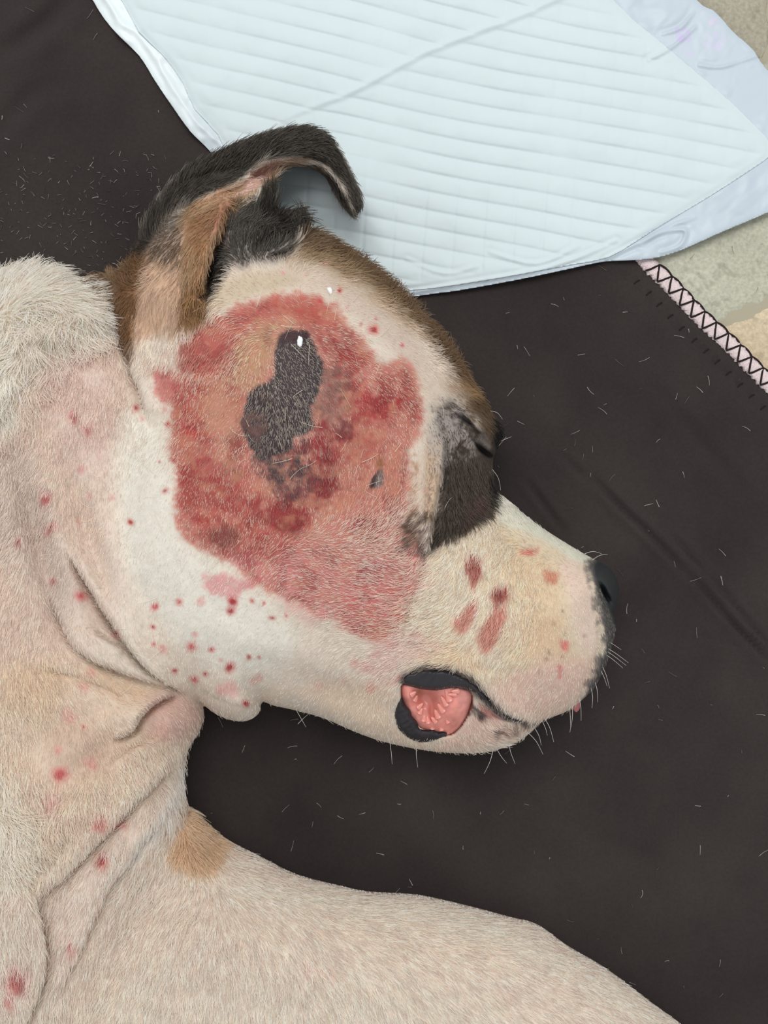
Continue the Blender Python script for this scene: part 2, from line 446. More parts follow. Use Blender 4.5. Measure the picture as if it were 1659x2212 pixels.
zc = zp+3.0*sstep(0, 14, Dc)*1.0+quilt*inner*(1-.9*fade*np.exp(-(ds/11.)**2))+.2
zc = np.where(Dc < 6, np.maximum(zc, film_z+.6), zc)
cc = np.broadcast_to(lin((206, 218, 222)), Xp.shape+(3,)).copy()
tint = vnoise(Xp, Yp, 70, 91, 4)*.5+.5
cc = cc*(.965+.035*tint[..., None])
fr = (1-fade*.0)[..., None]
right_side = (sstep(3, -3, -sgn)*sstep(1, 30, np.abs(sgn)))[..., None]
core = slab('quilted_core', gp, np.minimum(Dc, Dp-3), zc, zc-3.2, M_quilt, None, cc)
core.parent = pad; core.location = tuple(-v for v in pad.location)
core['label'] = 'white absorbent core embossed with a grid of squares'
tag(pad, 'white quilted puppy pad with lilac paw prints lying behind the dog', 'puppy pad')

# ------------------------------------------------------------------ DOG: silhouette pieces
ST = 3
G = Grid(-240, 1770, 240, 2520, ST)
X, Y = G.X, G.Y
head_poly = catmull([(232, 600), (262, 575), (290, 540), (320, 470), (358, 424), (425, 386), (500, 366), (566, 378), (590, 405), (600, 448), (645, 455), (672, 490), (715, 512), (760, 540), (830, 590), (882, 640), (930, 690), (965, 732), (1000, 782), (1030, 832), (1052, 872),
                     (1068, 900), (1082, 922), (1086, 942), (1078, 965), (1066, 988), (1066, 1020), (1070, 1050), (1082, 1068), (1110, 1092), (1160, 1132), (1210, 1165), (1260, 1195), (1295, 1214), (1318, 1228), (1334, 1255), (1337, 1285), (1328, 1318), (1331, 1350),
                     (1322, 1395), (1308, 1440), (1286, 1482), (1258, 1512), (1222, 1538), (1175, 1556), (1148, 1580), (1108, 1608), (1050, 1625), (980, 1627), (900, 1618), (820, 1600), (760, 1578), (700, 1552), (640, 1535), (590, 1524), (566, 1516), (560, 1540),
                     (535, 1557), (500, 1556), (465, 1542), (430, 1516), (372, 1482), (320, 1446), (285, 1408), (235, 1330), (190, 1240), (200, 1000), (262, 880), (258, 720), (248, 650)], True, 3)
neck_poly = catmull([(-300, 640), (-120, 600), (0, 590), (60, 577), (120, 582), (165, 604), (232, 592), (300, 580), (420, 640), (560, 760), (600, 1100), (560, 1400), (455, 1500), (440, 1522), (441, 1548), (430, 1582), (408, 1618), (400, 1660), (400, 1700), (404, 1745), (400, 1800),
                     (340, 1960), (250, 2140), (200, 2400), (150, 2600), (-300, 2600)], True, 3)
leg_poly = catmull([(-60, 2230), (120, 2060), (240, 1900), (330, 1780), (402, 1740), (440, 1768), (490, 1812), (560, 1848), (640, 1888), (740, 1914), (800, 1926), (900, 1932), (1010, 1956), (1100, 1980), (1160, 1996), (1225, 2042), (1310, 2092), (1400, 2160),
                    (1482, 2220), (1560, 2290), (1700, 2440), (1740, 2700), (1000, 2900), (-60, 2900)], True, 3)
ear_poly = catmull([(300, 520), (322, 455), (350, 420), (395, 370), (450, 338), (520, 305), (580, 284), (640, 271), (672, 272), (705, 288), (732, 318), (756, 362), (778, 410), (785, 435), (781, 452), (766, 469), (746, 455), (724, 425), (708, 392), (688, 372), (664, 363),
                    (632, 362), (608, 374), (597, 395), (596, 425), (600, 450), (560, 500), (480, 560), (380, 560)], True, 3)
dH = G.sdf(head_poly); dN = G.sdf(neck_poly); dL = G.sdf(leg_poly); dE = G.sdf(ear_poly)

def prof(t): t = np.clip(t, 0, 1); return np.sqrt(np.maximum(1-(1-t)**2, 0))
def piece(d, e, H, Wd, k=1.6): return np.where(d > 0, e+(H-e)*prof(d/Wd), e+k*d)
def smax(a, b, k): 
    h = np.clip(.5+.5*(a-b)/k, 0, 1); return b*(1-h)+a*h+k*h*(1-h)
# head height varies: skull high, muzzle lower
u = (X-600)*.62+(Y-900)*.78
Hh = 440-70*sstep(350, 750, u)-40*sstep(250, 0, Y-620)*0
zH = piece(dH, 150, Hh, 300)
zN = piece(dN, 120, 355, 330)
zL = piece(dL, 70, 275, 230)
zH = np.where(dH > 0, zH, zH); 
z = smax(zH, zN, 26)
z = smax(z, zL, 30)
D = np.maximum.reduce([dH, dN, dL])
zb_ = blur(z, 5, 2); wb = sstep(10, 70, D); z = z*(1-wb)+zb_*wb

# broad swells and hollows  (x, y, rx, ry, rot, height)
def swell(cx_, cy_, rx, ry, rot, h):
    c, s = math.cos(rot), math.sin(rot)
    u_ = ((X-cx_)*c+(Y-cy_)*s)/rx; v_ = (-(X-cx_)*s+(Y-cy_)*c)/ry
    return h*np.exp(-(u_*u_+v_*v_))
for a in [(640, 900, 230, 260, .2, 26), (1130, 1390, 130, 120, .5, 26), (1010, 1300, 60, 110, .5, -10), (845, 1270, 110, 60, .4, -8), (925, 1200, 22, 70, .2, -12),
          (985, 1080, 40, 90, .1, -10), (1035, 915, 38, 28, .6, 26), (1010, 985, 22, 26, 0, -8), (1190, 1440, 70, 60, 0, 12), (1230, 1290, 40, 90, .3, 8),
          (120, 680, 90, 70, .3, 46), (20, 720, 60, 120, .2, 26), (340, 640, 46, 120, -.1, 20), (200, 900, 60, 160, .1, 12), (84, 1180, 26, 190, -.25, -26), (190, 1150, 22, 190, -.3, -20), (135, 1190, 22, 180, -.28, 20), (240, 1180, 28, 180, -.3, 16), (30, 1150, 26, 170, -.2, 14),
          (330, 1120, 60, 120, 0, 10), (255, 1410, 70, 26, .55, 16), (300, 1490, 90, 26, .2, -8), (260, 1550, 60, 24, -.3, 18), (170, 1560, 60, 30, -.2, -12), (370, 1560, 50, 40, -.6, 18), (200, 1640, 90, 26, -.75, -12),
          (130, 1780, 120, 28, -.8, 18), (210, 1880, 120, 26, -.95, 16), (40, 1980, 40, 120, -.1, 24), (330, 1800, 110, 18, -1.05, 14), (30, 1790, 60, 80, 0, 20), (500, 2050, 260, 90, .2, 14), (1080, 2060, 120, 70, .5, 12), (430, 1830, 50, 60, 0, 14),
          (500, 1530, 50, 22, 0, 14), (720, 1490, 130, 30, .35, -14), (640, 1420, 160, 40, .3, 8), (560, 1340, 140, 40, .3, -4), (880, 1010, 12, 60, .15, -7), (905, 1090, 16, 90, .05, 9),
          (60, 1480, 60, 60, 0, 10), (100, 1600, 40, 40, 0, -8)]:
    z = z+swell(*a)*sstep(0, 40, D)
# folds: the side to the right hand when travelling is raised over the other
def fold(pts, amp, roll, decay, grv, gw, flip=1, ends=.45):
    global z
    ln = catmull(pts, False, 4); c = G.crop(ln, 170)
    d, s_, par = line_pts(ln, X[c], Y[c]); s_ = s_*flip
    tp = np.clip(np.sin(np.pi*np.clip(par, 0, 1)), 0, 1)**ends*sstep(0, .14, par)*sstep(1, .86, par)
    hi = amp*prof(np.clip(d/roll, 0, 1))*np.exp(-np.maximum(d-roll, 0)/decay)
    lo = -grv*np.exp(-(d/gw)**2)-amp*.35*np.exp(-d/(decay*.5))
    z[c] += tp*np.where(s_ > 0, hi-grv*np.exp(-(d/(gw*.4))**2), lo)
FOLDS = [
 ([(222, 600), (250, 650), (262, 720), (282, 790), (303, 860), (322, 930)], 30, 22, 60, 16, 10, -1),
 ([(135, 1180), (190, 1270), (240, 1350), (290, 1418), (335, 1462), (385, 1492), (430, 1516)], 42, 18, 70, 20, 9, -1),
 ([(200, 1362), (235, 1383), (275, 1402)], 10, 10, 22, 14, 7, 1),
 ([(100, 1270), (138, 1362), (175, 1412), (240, 1446), (320, 1474), (385, 1490)], 26, 15, 40, 16, 9, -1),
 ([(60, 1440), (130, 1450), (200, 1475), (262, 1505), (290, 1530)], 8, 18, 30, 6, 12, -1),
 ([(225, 1660), (270, 1625), (320, 1600), (350, 1590)], 8, 16, 30, 5, 10, 1),
 ([(235, 1597), (285, 1582), (308, 1548), (345, 1516), (392, 1498)], 36, 13, 46, 22, 8, -1),
 ([(60, 1960), (95, 1925), (150, 1880), (200, 1828), (250, 1778), (300, 1724), (360, 1664), (402, 1628)], 34, 22, 50, 22, 10, -1),
 ([(100, 2190), (160, 2080), (210, 1975), (240, 1910), (290, 1850), (345, 1765), (392, 1690)], 22, 20, 44, 14, 12, -1),
 ([(60, 1895), (82, 1960), (98, 2030), (98, 2100), (70, 2180), (40, 2240)], 30, 24, 60, 20, 10, 1),
 ([(965, 930), (962, 1000), (948, 1070), (937, 1130), (925, 1196)], 20, 12, 34, 14, 8, 1),
 ([(985, 888), (1008, 905), (1030, 930), (1050, 952), (1068, 972)], 9, 12, 30, 9, 7, -1),
 ([(905, 1440), (1000, 1452), (1050, 1500), (1100, 1542), (1160, 1562)], 12, 20, 40, 4, 6, -1),
 ([(925, 1196), (912, 1240), (888, 1330), (868, 1400)], 8, 16, 40, 4, 8, -1),
 ([(560, 1516), (530, 1528), (470, 1510), (400, 1470)], 10, 16, 30, 4, 8, 1),
]
for f in FOLDS: fold(*f)
# closed eye slit and nostril
def cut(pts, dep, wd):
    global z
    ln = catmull(pts, False, 3); c = G.crop(ln, 50); d, s_, par = line_pts(ln, X[c], Y[c])
    z[c] -= dep*np.exp(-(d/wd)**2)*np.sin(np.pi*np.clip(par, .03, .97))**.5
cut([(1026, 955), (1038, 968), (1052, 979), (1066, 986)], 44, 6.5)
cut([(1296, 1262), (1302, 1272), (1308, 1285), (1318, 1302)], 46, 5.5)
cut([(1288, 1225), (1290, 1250), (1300, 1278), (1312, 1310), (1318, 1330)], 8, 6)
cut([(1330, 1318), (1322, 1330), (1318, 1345)], 10, 5)
# mouth opening
mouth_poly = catmull([(866, 1478), (884, 1468), (930, 1476), (985, 1478), (1016, 1490), (1024, 1520), (1008, 1556), (985, 1585), (950, 1592), (905, 1572), (878, 1540), (864, 1505)], True, 3)
dM = sdf_pts(mouth_poly, X, Y); z = z-62*sstep(-4, 22, dM)
dMs = sdf_pts(catmull([(1015, 1492), (1040, 1512), (1085, 1545), (1130, 1562), (1080, 1556), (1030, 1535), (1012, 1520)]), X, Y); z = z-16*sstep(-4, 8, dMs)
# ear: shape of the shell, its fold and the ear canal
ear_c = catmull([(330, 520), (380, 420), (460, 365), (560, 318), (650, 298), (705, 325), (742, 385), (768, 450)], False, 4)
de, se, pe = line_pts(ear_c, X, Y)
zE_base = 150+60*np.sin(np.pi*np.clip(pe, 0, 1)*.85)
zE = np.where(dE > 0, zE_base-26+48*prof(dE/30), zE_base-26+3*dE)
rootm = sstep(250, 420, Y-X*.0)*sstep(560, 380, X)
earm = sstep(-6, 4, dE)*sstep(600, 470, Y)
inner_e = sdf_pts(catmull([(412, 452), (440, 420), (500, 398), (545, 365), (590, 345), (650, 342), (700, 360), (740, 410), (760, 462), (735, 440), (706, 395), (664, 364), (608, 374), (597, 400), (560, 430), (520, 440), (490, 480), (470, 540), (440, 620), (405, 640), (395, 560)]), X, Y)
zE = zE-34*sstep(-2, 16, inner_e)
z = np.where(dE > 0, smax(z*1.0, zE*earm+z*(1-earm), 10), z)
D = np.maximum(D, dE)
fold([(420, 452), (460, 425), (520, 400), (560, 365), (600, 345), (660, 338), (705, 350), (738, 395)], 14, 10, 30, 8, 7, -1)
fold([(440, 440), (412, 480), (398, 540), (394, 610), (402, 690)], 6, 14, 24, 6, 8, -1)
fold([(520, 432), (492, 460), (478, 500), (465, 540), (452, 590), (440, 640)], 26, 24, 36, 34, 14, 1)
fold([(600, 360), (600, 400), (596, 450)], 10, 12, 20, 2, 6, 1)
cut([(478, 520), (466, 560), (455, 600), (446, 638)], 60, 15)
cut([(506, 424), (540, 394), (590, 358)], 9, 8)
fold([(650, 452), (668, 490), (640, 530), (560, 560)], 18, 24, 50, 8, 12, 1)
# fine unevenness
z = z+(2.2*vnoise(X, Y, 34, 101, 3)+1.6*vnoise(X, Y, 90, 102, 2))*sstep(0, 20, D)
tuft = sdf_pts(catmull([(-240, 640), (0, 590), (60, 578), (120, 582), (175, 612), (212, 650), (245, 700), (200, 722), (150, 725), (100, 742), (72, 790), (40, 850), (20, 900), (-240, 950)]), X, Y)
z = z+sstep(0, 40, tuft)*(12+8*vnoise(X, Y, 36, 103, 3))

# underside
num = 0; den = 0
for d_, e_ in ((dH, 150), (dN, 120), (dL, 70)):
    w_ = np.exp(np.clip(d_, -200, 0)/18.)+1e-9; num = num+w_*e_; den = den+w_
Emap = num/den
under = 17+(Emap-17)*(1-prof(D/95))
flap = (dE > 0) & (np.maximum(dH, dN) < 8)
under = np.where(flap, z-34*prof(dE/20)-1, under)
under = np.minimum(under, z-2)

# ------------------------------------------------------------------ DOG: coat colours (the animal's own markings and injuries, with some crease shade painted in)
S = np.broadcast_to(lin((226, 212, 198)), X.shape+(3,)).copy()
Fu = np.broadcast_to(lin((232, 220, 206)), X.shape+(3,)).copy()
nA = vnoise(X, Y, 46, 201, 4); nB = vnoise(X, Y, 16, 202, 3); nC = vnoise(X, Y, 120, 203, 3); nD = vnoise(X, Y, 7, 204, 2); nE = vnoise(X+6*nB, Y+6*nD, 26, 205, 4)
MOT = [0.0]
def paint(poly, rgb, a=1., fe=14, nz=8, fur=None, fa=None, sm=True, nf=None, tgt='SF'):
    nz = nz*(1+MOT[0])
    poly = np.asarray(poly, float)
    if sm: poly = catmull(poly, True, 3)
    c = G.crop(poly, fe+nz*1.5+4)
    if c is None: return
    d = sdf_pts(poly, X[c], Y[c])+nz*(nA[c]*.5+nB[c]*.6+nD[c]*.3)
    m = a*sstep(-fe, fe, d)
    if MOT[0] and nf is None: m = m*np.clip(.88+.4*nB[c]+.4*nE[c]+.25*nD[c], 0, 1)
    if nf is not None: m = m*np.clip(.5+nf*nB[c]+nf*.6*nD[c]+nf*.5*nA[c]+.25, 0, 1)
    m3 = m[..., None]
    if 'S' in tgt: S[c] = S[c]*(1-m3)+lin(rgb)*m3
    if 'F' in tgt:
        f = fur if fur is not None else rgb
        m3 = m3 if fa is None else m3*fa
        Fu[c] = Fu[c]*(1-m3)+lin(f)*m3
def spot(x, y, r, rgb=(196, 80, 86), a=.8, ry=None, rot=0.3, core=None, fa=.25):
    ry = ry or r*1.15; R = max(r, ry)*1.7
    th = np.linspace(0, 2*np.pi, 13)[:-1]
    p = np.stack([x+r*np.cos(th)*math.cos(rot)-ry*np.sin(th)*math.sin(rot), y+r*np.cos(th)*math.sin(rot)+ry*np.sin(th)*math.cos(rot)], -1)
    paint(p, rgb, a*.75, max(r*.75, 3), r*.6, fur=rgb, fa=fa)
    if core: paint((p-(x, y))*.5+(x, y), core, a, max(r*.3, 2), r*.3, fur=core, fa=fa)
# broad skin tone
paint([(-240, 900), (60, 800), (130, 740), (250, 720), (300, 900), (300, 1100), (260, 1300), (200, 1400), (60, 1500), (-240, 1500)], (224, 204, 190), .9, 40, 10)
paint([(-20, 1000), (60, 980), (110, 1120), (170, 1290), (110, 1330), (40, 1200), (-20, 1180)], (190, 174, 164), .75, 34, 20, fur=(206, 196, 186), nf=.5)
paint([(100, 760), (180, 740), (240, 800), (260, 900), (240, 1000), (150, 1000), (110, 900)], (222, 198, 188), .7, 40, 10)
paint([(262, 900), (350, 930), (380, 1080), (420, 1180), (560, 1290), (640, 1380), (560, 1460), (420, 1420), (330, 1320), (260, 1180)], (232, 226, 214), .95, 34, 10, fur=(240, 234, 224))
paint([(-240, 1450), (60, 1430), (180, 1430), (300, 1490), (380, 1500), (400, 1620), (300, 1700), (200, 1800), (80, 1900), (-240, 1900)], (222, 198, 178), .85, 40, 16, fur=(230, 212, 192))
paint([(30, 1420), (120, 1440), (130, 1520), (60, 1540), (10, 1500)], (222, 196, 160), .5, 30, 20)
paint([(180, 1440), (300, 1480), (330, 1500), (240, 1500)], (205, 170, 130), .5, 20, 10)
paint([(180, 1560), (250, 1600), (220, 1680), (120, 1660), (110, 1580)], (198, 172, 152), .6, 26, 14)
paint([(330, 1500), (400, 1500), (438, 1530), (430, 1580), (370, 1600), (310, 1580)], (212, 176, 164), .8, 18, 10)
paint([(80, 1950), (200, 1840), (300, 1740), (390, 1650), (400, 1690), (300, 1830), (220, 1960), (120, 2150)], (228, 208, 194), .8, 16, 6, fur=(236, 220, 208))
paint([(400, 1642), (402, 1700), (372, 1760), (318, 1840), (262, 1905), (232, 1940), (280, 1860), (330, 1760), (372, 1690)], (222, 222, 214), .9, 10, 5, fur=(240, 233, 224))
paint([(100, 2250), (220, 1980), (330, 1830), (480, 1820), (700, 1910), (1000, 1960), (1180, 2010), (1500, 2240), (1740, 2520), (60, 2520)], (224, 206, 192), .95, 18, 6, fur=(233, 219, 204))
paint([(120, 2240), (300, 2080), (600, 2080), (900, 2120), (1100, 2200), (1200, 2520), (60, 2520)], (228, 214, 196), .6, 60, 20, fur=(236, 226, 210))
paint([(660, 1960), (900, 1960), (1100, 2010), (1180, 2060), (1000, 2080), (800, 2040)], (222, 204, 188), .5, 40, 20, fur=(232, 222, 204))
paint([(500, 1900), (800, 1945), (1020, 1975), (1200, 2060), (1400, 2190), (1380, 2200), (1180, 2090), (980, 2010), (760, 1975), (520, 1940)], (226, 214, 196), .7, 20, 8, fur=(236, 230, 214))
# muzzle
paint([(925, 1200), (950, 1170), (1000, 1150), (1060, 1110), (1080, 1070), (1160, 1130), (1260, 1200), (1300, 1300), (1310, 1420), (1240, 1520), (1150, 1560), (1060, 1490), (980, 1440), (890, 1440), (880, 1340), (915, 1270)], (232, 214, 188), .95, 20, 8, fur=(240, 228, 206))
paint([(1080, 1180), (1180, 1200), (1230, 1290), (1200, 1380), (1130, 1450), (1080, 1440), (1100, 1330), (1070, 1240)], (222, 190, 152), .55, 50, 24, fur=(234, 208, 172), fa=.8)
paint([(1150, 1330), (1210, 1340), (1240, 1420), (1190, 1440), (1140, 1410)], (212, 178, 146), .6, 26, 12, fur=(226, 196, 166))
paint([(1210, 1220), (1260, 1220), (1290, 1300), (1296, 1400), (1250, 1400), (1230, 1300)], (234, 208, 194), .8, 18, 10, fur=(240, 218, 204))
paint([(1060, 1480), (1150, 1440), (1260, 1420), (1290, 1450), (1230, 1530), (1150, 1556), (1090, 1530)], (228, 190, 178), .75, 24, 12, fur=(236, 206, 194))
paint([(930, 1380), (1010, 1390), (1050, 1440), (1000, 1450), (930, 1440)], (220, 180, 142), .5, 24, 14, fur=(230, 198, 162))
paint([(830, 1360), (900, 1360), (960, 1400), (880, 1440), (840, 1500), (800, 1440)], (228, 190, 182), .7, 24, 14, fur=(236, 208, 198))
paint([(760, 1560), (640, 1500), (560, 1510), (720, 1470), (840, 1480), (850, 1560), (960, 1620), (860, 1605)], (228, 204, 182), .8, 18, 10, fur=(236, 216, 196))
paint([(1000, 1560), (1040, 1530), (1100, 1560), (1150, 1570), (1100, 1600), (1000, 1620), (940, 1615)], (226, 192, 178), .8, 10, 6, fur=(234, 206, 190))
paint([(1066, 1582), (1090, 1562), (1150, 1562), (1130, 1580), (1080, 1600)], (104, 84, 78), .85, 8, 6, nf=1.0)
# pale cheek rim and forehead
paint([(470, 610), (560, 580), (700, 570), (820, 640), (900, 720), (960, 800), (1000, 880), (960, 930), (950, 1050), (930, 1180), (890, 1180), (900, 1000), (920, 880), (860, 760), (760, 680), (640, 625), (480, 660)], (214, 195, 178), .9, 20, 10, fur=(226, 210, 194))
paint([(700, 560), (830, 640), (900, 720), (920, 800), (880, 800), (800, 700), (700, 620)], (204, 184, 172), .5, 24, 12)
paint([(480, 610), (600, 590), (640, 610), (520, 650), (450, 690), (420, 690)], (196, 178, 148), .6, 16, 10)
# brown crown stripe
crown = [(672, 480), (760, 530), (890, 630), (975, 725), (1040, 825), (1080, 900), (1050, 900), (1010, 862), (968, 800), (915, 728), (850, 668), (770, 610), (700, 572), (640, 556)]
paint(crown, (116, 88, 62), .93, 14, 8, fur=(134, 108, 80))
paint([(640, 540), (740, 560), (830, 620), (900, 690), (930, 740), (860, 700), (780, 640), (690, 590), (600, 570)], (182, 158, 130), .55, 16, 12, fur=(196, 168, 132))
paint([(700, 505), (800, 570), (900, 660), (990, 770), (1040, 850), (1000, 820), (920, 720), (820, 620), (720, 545)], (88, 64, 44), .5, 8, 8, fur=(118, 86, 56))
paint([(960, 830), (1000, 820), (1040, 850), (1058, 885), (1020, 890), (985, 870)], (150, 118, 86), .7, 14, 10, fur=(176, 142, 104))
# ruff behind the ear
paint([(150, 604), (232, 585), (265, 565), (300, 530), (325, 560), (300, 640), (285, 720), (262, 760), (248, 700), (205, 650), (170, 615)], (128, 94, 66), .92, 10, 7, fur=(150, 120, 90))
paint([(-240, 640), (0, 590), (60, 577), (120, 580), (175, 608), (215, 648), (250, 705), (200, 724), (150, 728), (100, 746), (72, 796), (40, 856), (16, 920), (-240, 950)], (226, 216, 192), .95, 10, 8, fur=(248, 240, 224))
paint([(-240, 1690), (0, 1670), (40, 1730), (80, 1780), (70, 1840), (50, 1900), (0, 1910), (-240, 1930)], (196, 164, 128), .85, 18, 14, fur=(242, 233, 214))
# tan shoulder patch
paint([(398, 1740), (440, 1762), (478, 1800), (486, 1812), (466, 1850), (440, 1880), (400, 1868), (372, 1850), (366, 1826), (384, 1780)], (198, 156, 110), .95, 12, 7, fur=(212, 178, 136))
# ear
paint([(285, 560), (325, 520), (400, 480), (440, 430), (440, 560), (400, 700), (350, 720), (280, 730), (262, 680)], (214, 178, 148), .95, 14, 8, fur=(176, 134, 94), fa=.7)
paint([(262, 600), (300, 530), (318, 560), (300, 620), (290, 700), (285, 780), (262, 740), (255, 670)], (150, 102, 62), .8, 8, 6, fur=(128, 98, 72))
paint([(350, 440), (430, 430), (420, 520), (380, 560), (320, 560), (310, 520)], (172, 152, 140), .8, 18, 12, fur=(70, 60, 54), fa=.9)
paint([(280, 560), (322, 455), (395, 368), (450, 336), (520, 303), (640, 268), (705, 284), (756, 360), (790, 440), (768, 472), (740, 400), (700, 352), (640, 340), (585, 345), (540, 368), (500, 400), (430, 430), (380, 450), (350, 490), (318, 540)], (50, 45, 42), .97, 8, 5, fur=(56, 50, 45))
paint([(700, 362), (735, 400), (766, 470), (746, 456), (722, 420), (700, 385)], (40, 36, 35), .95, 4, 2, fur=(48, 42, 38))
paint([(740, 400), (750, 430), (754, 455), (748, 452), (741, 425)], (120, 108, 94), .6, 3, 2)
paint([(600, 362), (640, 350), (690, 356), (706, 384), (664, 364), (628, 360), (600, 376)], (62, 50, 42), .9, 5, 3, fur=(96, 76, 56))
paint([(395, 640), (398, 560), (400, 480), (420, 440), (470, 410), (530, 392), (580, 352), (655, 340), (600, 372), (590, 400), (530, 440), (480, 520), (460, 580), (445, 640), (420, 690), (396, 690)], (196, 152, 122), .95, 8, 6, fur=(184, 152, 116))
paint([(508, 420), (530, 392), (565, 362), (605, 350), (590, 372), (556, 400), (520, 425), (505, 430)], (208, 164, 152), .95, 6, 3, fur=(214, 180, 166))
paint([(430, 470), (460, 452), (500, 430), (512, 436), (488, 470), (462, 500), (440, 540), (425, 520)], (176, 122, 104), .85, 8, 5, fur=(168, 124, 88), fa=.6)
paint([(428, 520), (450, 510), (448, 560), (432, 620), (420, 600)], (204, 160, 128), .8, 8, 4, fur=(190, 142, 96), fa=.5)
paint([(398, 620), (436, 600), (450, 640), (448, 680), (410, 700), (390, 690)], (170, 124, 86), .85, 8, 6, fur=(170, 132, 92))
paint([(424, 638), (446, 634), (444, 642), (428, 646)], (46, 26, 14), .9, 3, 2)
paint([(455, 575), (480, 520), (495, 560), (500, 580), (480, 610), (455, 650), (446, 620)], (38, 33, 31), .97, 6, 4, fur=(44, 40, 36))
paint([(500, 470), (560, 440), (600, 450), (640, 520), (600, 570), (520, 572), (470, 560), (480, 510)], (172, 160, 154), .9, 10, 6, fur=(70, 66, 62))
paint([(560, 430), (596, 395), (600, 450), (640, 445), (672, 480), (668, 500), (610, 525), (560, 548), (540, 540), (570, 500), (550, 470)], (46, 42, 40), .95, 8, 6, fur=(46, 42, 38))
paint([(540, 520), (600, 500), (590, 540), (560, 560), (540, 580), (500, 575), (510, 540)], (120, 110, 104), .6, 8, 8, nf=.9, fur=(50, 46, 42))
# red inflamed cheek
Z2 = lambda L: [(300+a*.4219, 580+b*.4219) for a, b in L]
ring = Z2([(220, 350), (280, 290), (400, 240), (520, 180), (680, 140), (780, 130), (900, 145), (1000, 190), (1060, 270), (1130, 340), (1180, 420), (1260, 470), (1380, 480), (1440, 620), (1460, 780), (1430, 860), (1380, 930), (1400, 1020),
           (1390, 1160), (1360, 1280), (1460, 1440), (1470, 1560), (1400, 1700), (1380, 1800), (1250, 1900), (1100, 1880), (1000, 1800), (760, 1700), (560, 1600), (480, 1500), (330, 1450), (210, 1370), (190, 1250), (200, 1100), (150, 960), (150, 850), (180, 720), (90, 640), (80, 510), (160, 520), (220, 480)])
paint(ring, (200, 128, 112), .92, 11, 14, fur=(220, 176, 156), fa=.7)
MOT[0] = .6
paint(Z2([(240, 330), (420, 270), (620, 190), (900, 160), (1020, 220), (1000, 300), (860, 290), (700, 270), (560, 330), (500, 420), (420, 600), (330, 760), (400, 880), (420, 980), (560, 1000), (620, 1120), (700, 1200), (860, 1250), (900, 1320), (860, 1480), (660, 1560), (420, 1440), (240, 1300), (190, 1000), (200, 700), (230, 520)]),
      (190, 100, 88), .8, 18, 16, fur=(206, 140, 120), fa=.55)
paint(Z2([(80, 510), (190, 560), (220, 640), (160, 680), (90, 650)]), (214, 142, 136), .85, 8, 6)
paint(Z2([(230, 340), (420, 370), (470, 440), (350, 520), (240, 480)]), (198, 116, 106), .7, 16, 12)
paint(Z2([(640, 180), (900, 190), (960, 260), (760, 260), (600, 250)]), (186, 92, 82), .7, 16, 12)
paint(Z2([(960, 320), (1040, 360), (1130, 420), (1170, 470), (1100, 540), (1020, 480), (980, 400)]), (160, 46, 48), .85, 12, 14, fa=.5)
paint(Z2([(1100, 620), (1200, 640), (1300, 650), (1360, 640), (1300, 740), (1200, 760), (1100, 780), (1060, 700)]), (176, 58, 58), .8, 18, 16, fa=.5)
paint(Z2([(1180, 660), (1290, 690), (1350, 640), (1380, 600), (1340, 700), (1250, 760), (1180, 720)]), (158, 40, 46), .7, 8, 12, fa=.4)
paint(Z2([(1040, 760), (1280, 830), (1260, 900), (1120, 1000), (1060, 1000)]), (184, 90, 80), .7, 20, 16)
paint(Z2([(1220, 960), (1340, 920), (1380, 1000), (1340, 1200), (1200, 1300), (1060, 1260), (1000, 1160), (1050, 1060)]), (208, 142, 122), .75, 26, 12)
paint(Z2([(900, 560), (1000, 500), (1060, 600), (1080, 760), (1060, 860), (960, 800), (880, 740)]), (140, 98, 92), .85, 18, 14, fur=(150, 120, 110), nf=.6)
paint(Z2([(940, 600), (1020, 560), (1000, 700), (980, 760)]), (170, 140, 126), .5, 14, 12)
paint(Z2([(1020, 760), (1080, 800), (1100, 880), (1040, 860)]), (118, 52, 58), .6, 12, 12)
# tan inner area
paint(Z2([(620, 300), (760, 250), (840, 290), (740, 350), (700, 420), (700, 500), (640, 560), (560, 640), (520, 760), (540, 880), (480, 960), (400, 880), (350, 760), (340, 640), (420, 540), (500, 420)]), (196, 154, 126), .85, 22, 16, fur=(224, 190, 156), fa=.8)
paint(Z2([(560, 330), (700, 280), (690, 420), (660, 520), (560, 560), (480, 520)]), (190, 158, 118), .7, 22, 14, fur=(220, 192, 150), fa=.8)
paint(Z2([(350, 600), (440, 600), (500, 720), (460, 860), (380, 800)]), (206, 150, 132), .6, 20, 12)
# deep red below
paint(Z2([(900, 800), (980, 820), (1010, 900), (1020, 1000), (1030, 1100), (980, 1180), (880, 1300), (820, 1360), (740, 1350), (660, 1280), (600, 1180), (700, 1180), (840, 1100), (860, 950)]), (150, 42, 46), .92, 14, 14, fa=.55)
paint(Z2([(950, 880), (1010, 960), (1000, 1100), (940, 1160), (900, 1100), (930, 980)]), (124, 24, 32), .6, 14, 14, fa=.4)
paint(Z2([(700, 1300), (860, 1300), (820, 1370), (740, 1350)]), (136, 32, 38), .7, 8, 10, fa=.4)
paint(Z2([(1000, 900), (1050, 920), (1040, 980), (1000, 960)]), (206, 120, 110), .8, 8, 8)
paint(Z2([(200, 1000), (380, 1040), (500, 1140), (640, 1200), (700, 1300), (640, 1330), (480, 1180), (320, 1120), (220, 1080)]), (168, 62, 62), .75, 20, 16, fa=.45)
paint(Z2([(230, 800), (300, 790), (290, 880), (230, 870)]), (190, 70, 66), .7, 12, 10, fa=.4)
paint(Z2([(280, 900), (420, 960), (380, 1060), (240, 1000)]), (176, 78, 82), .6, 20, 14)
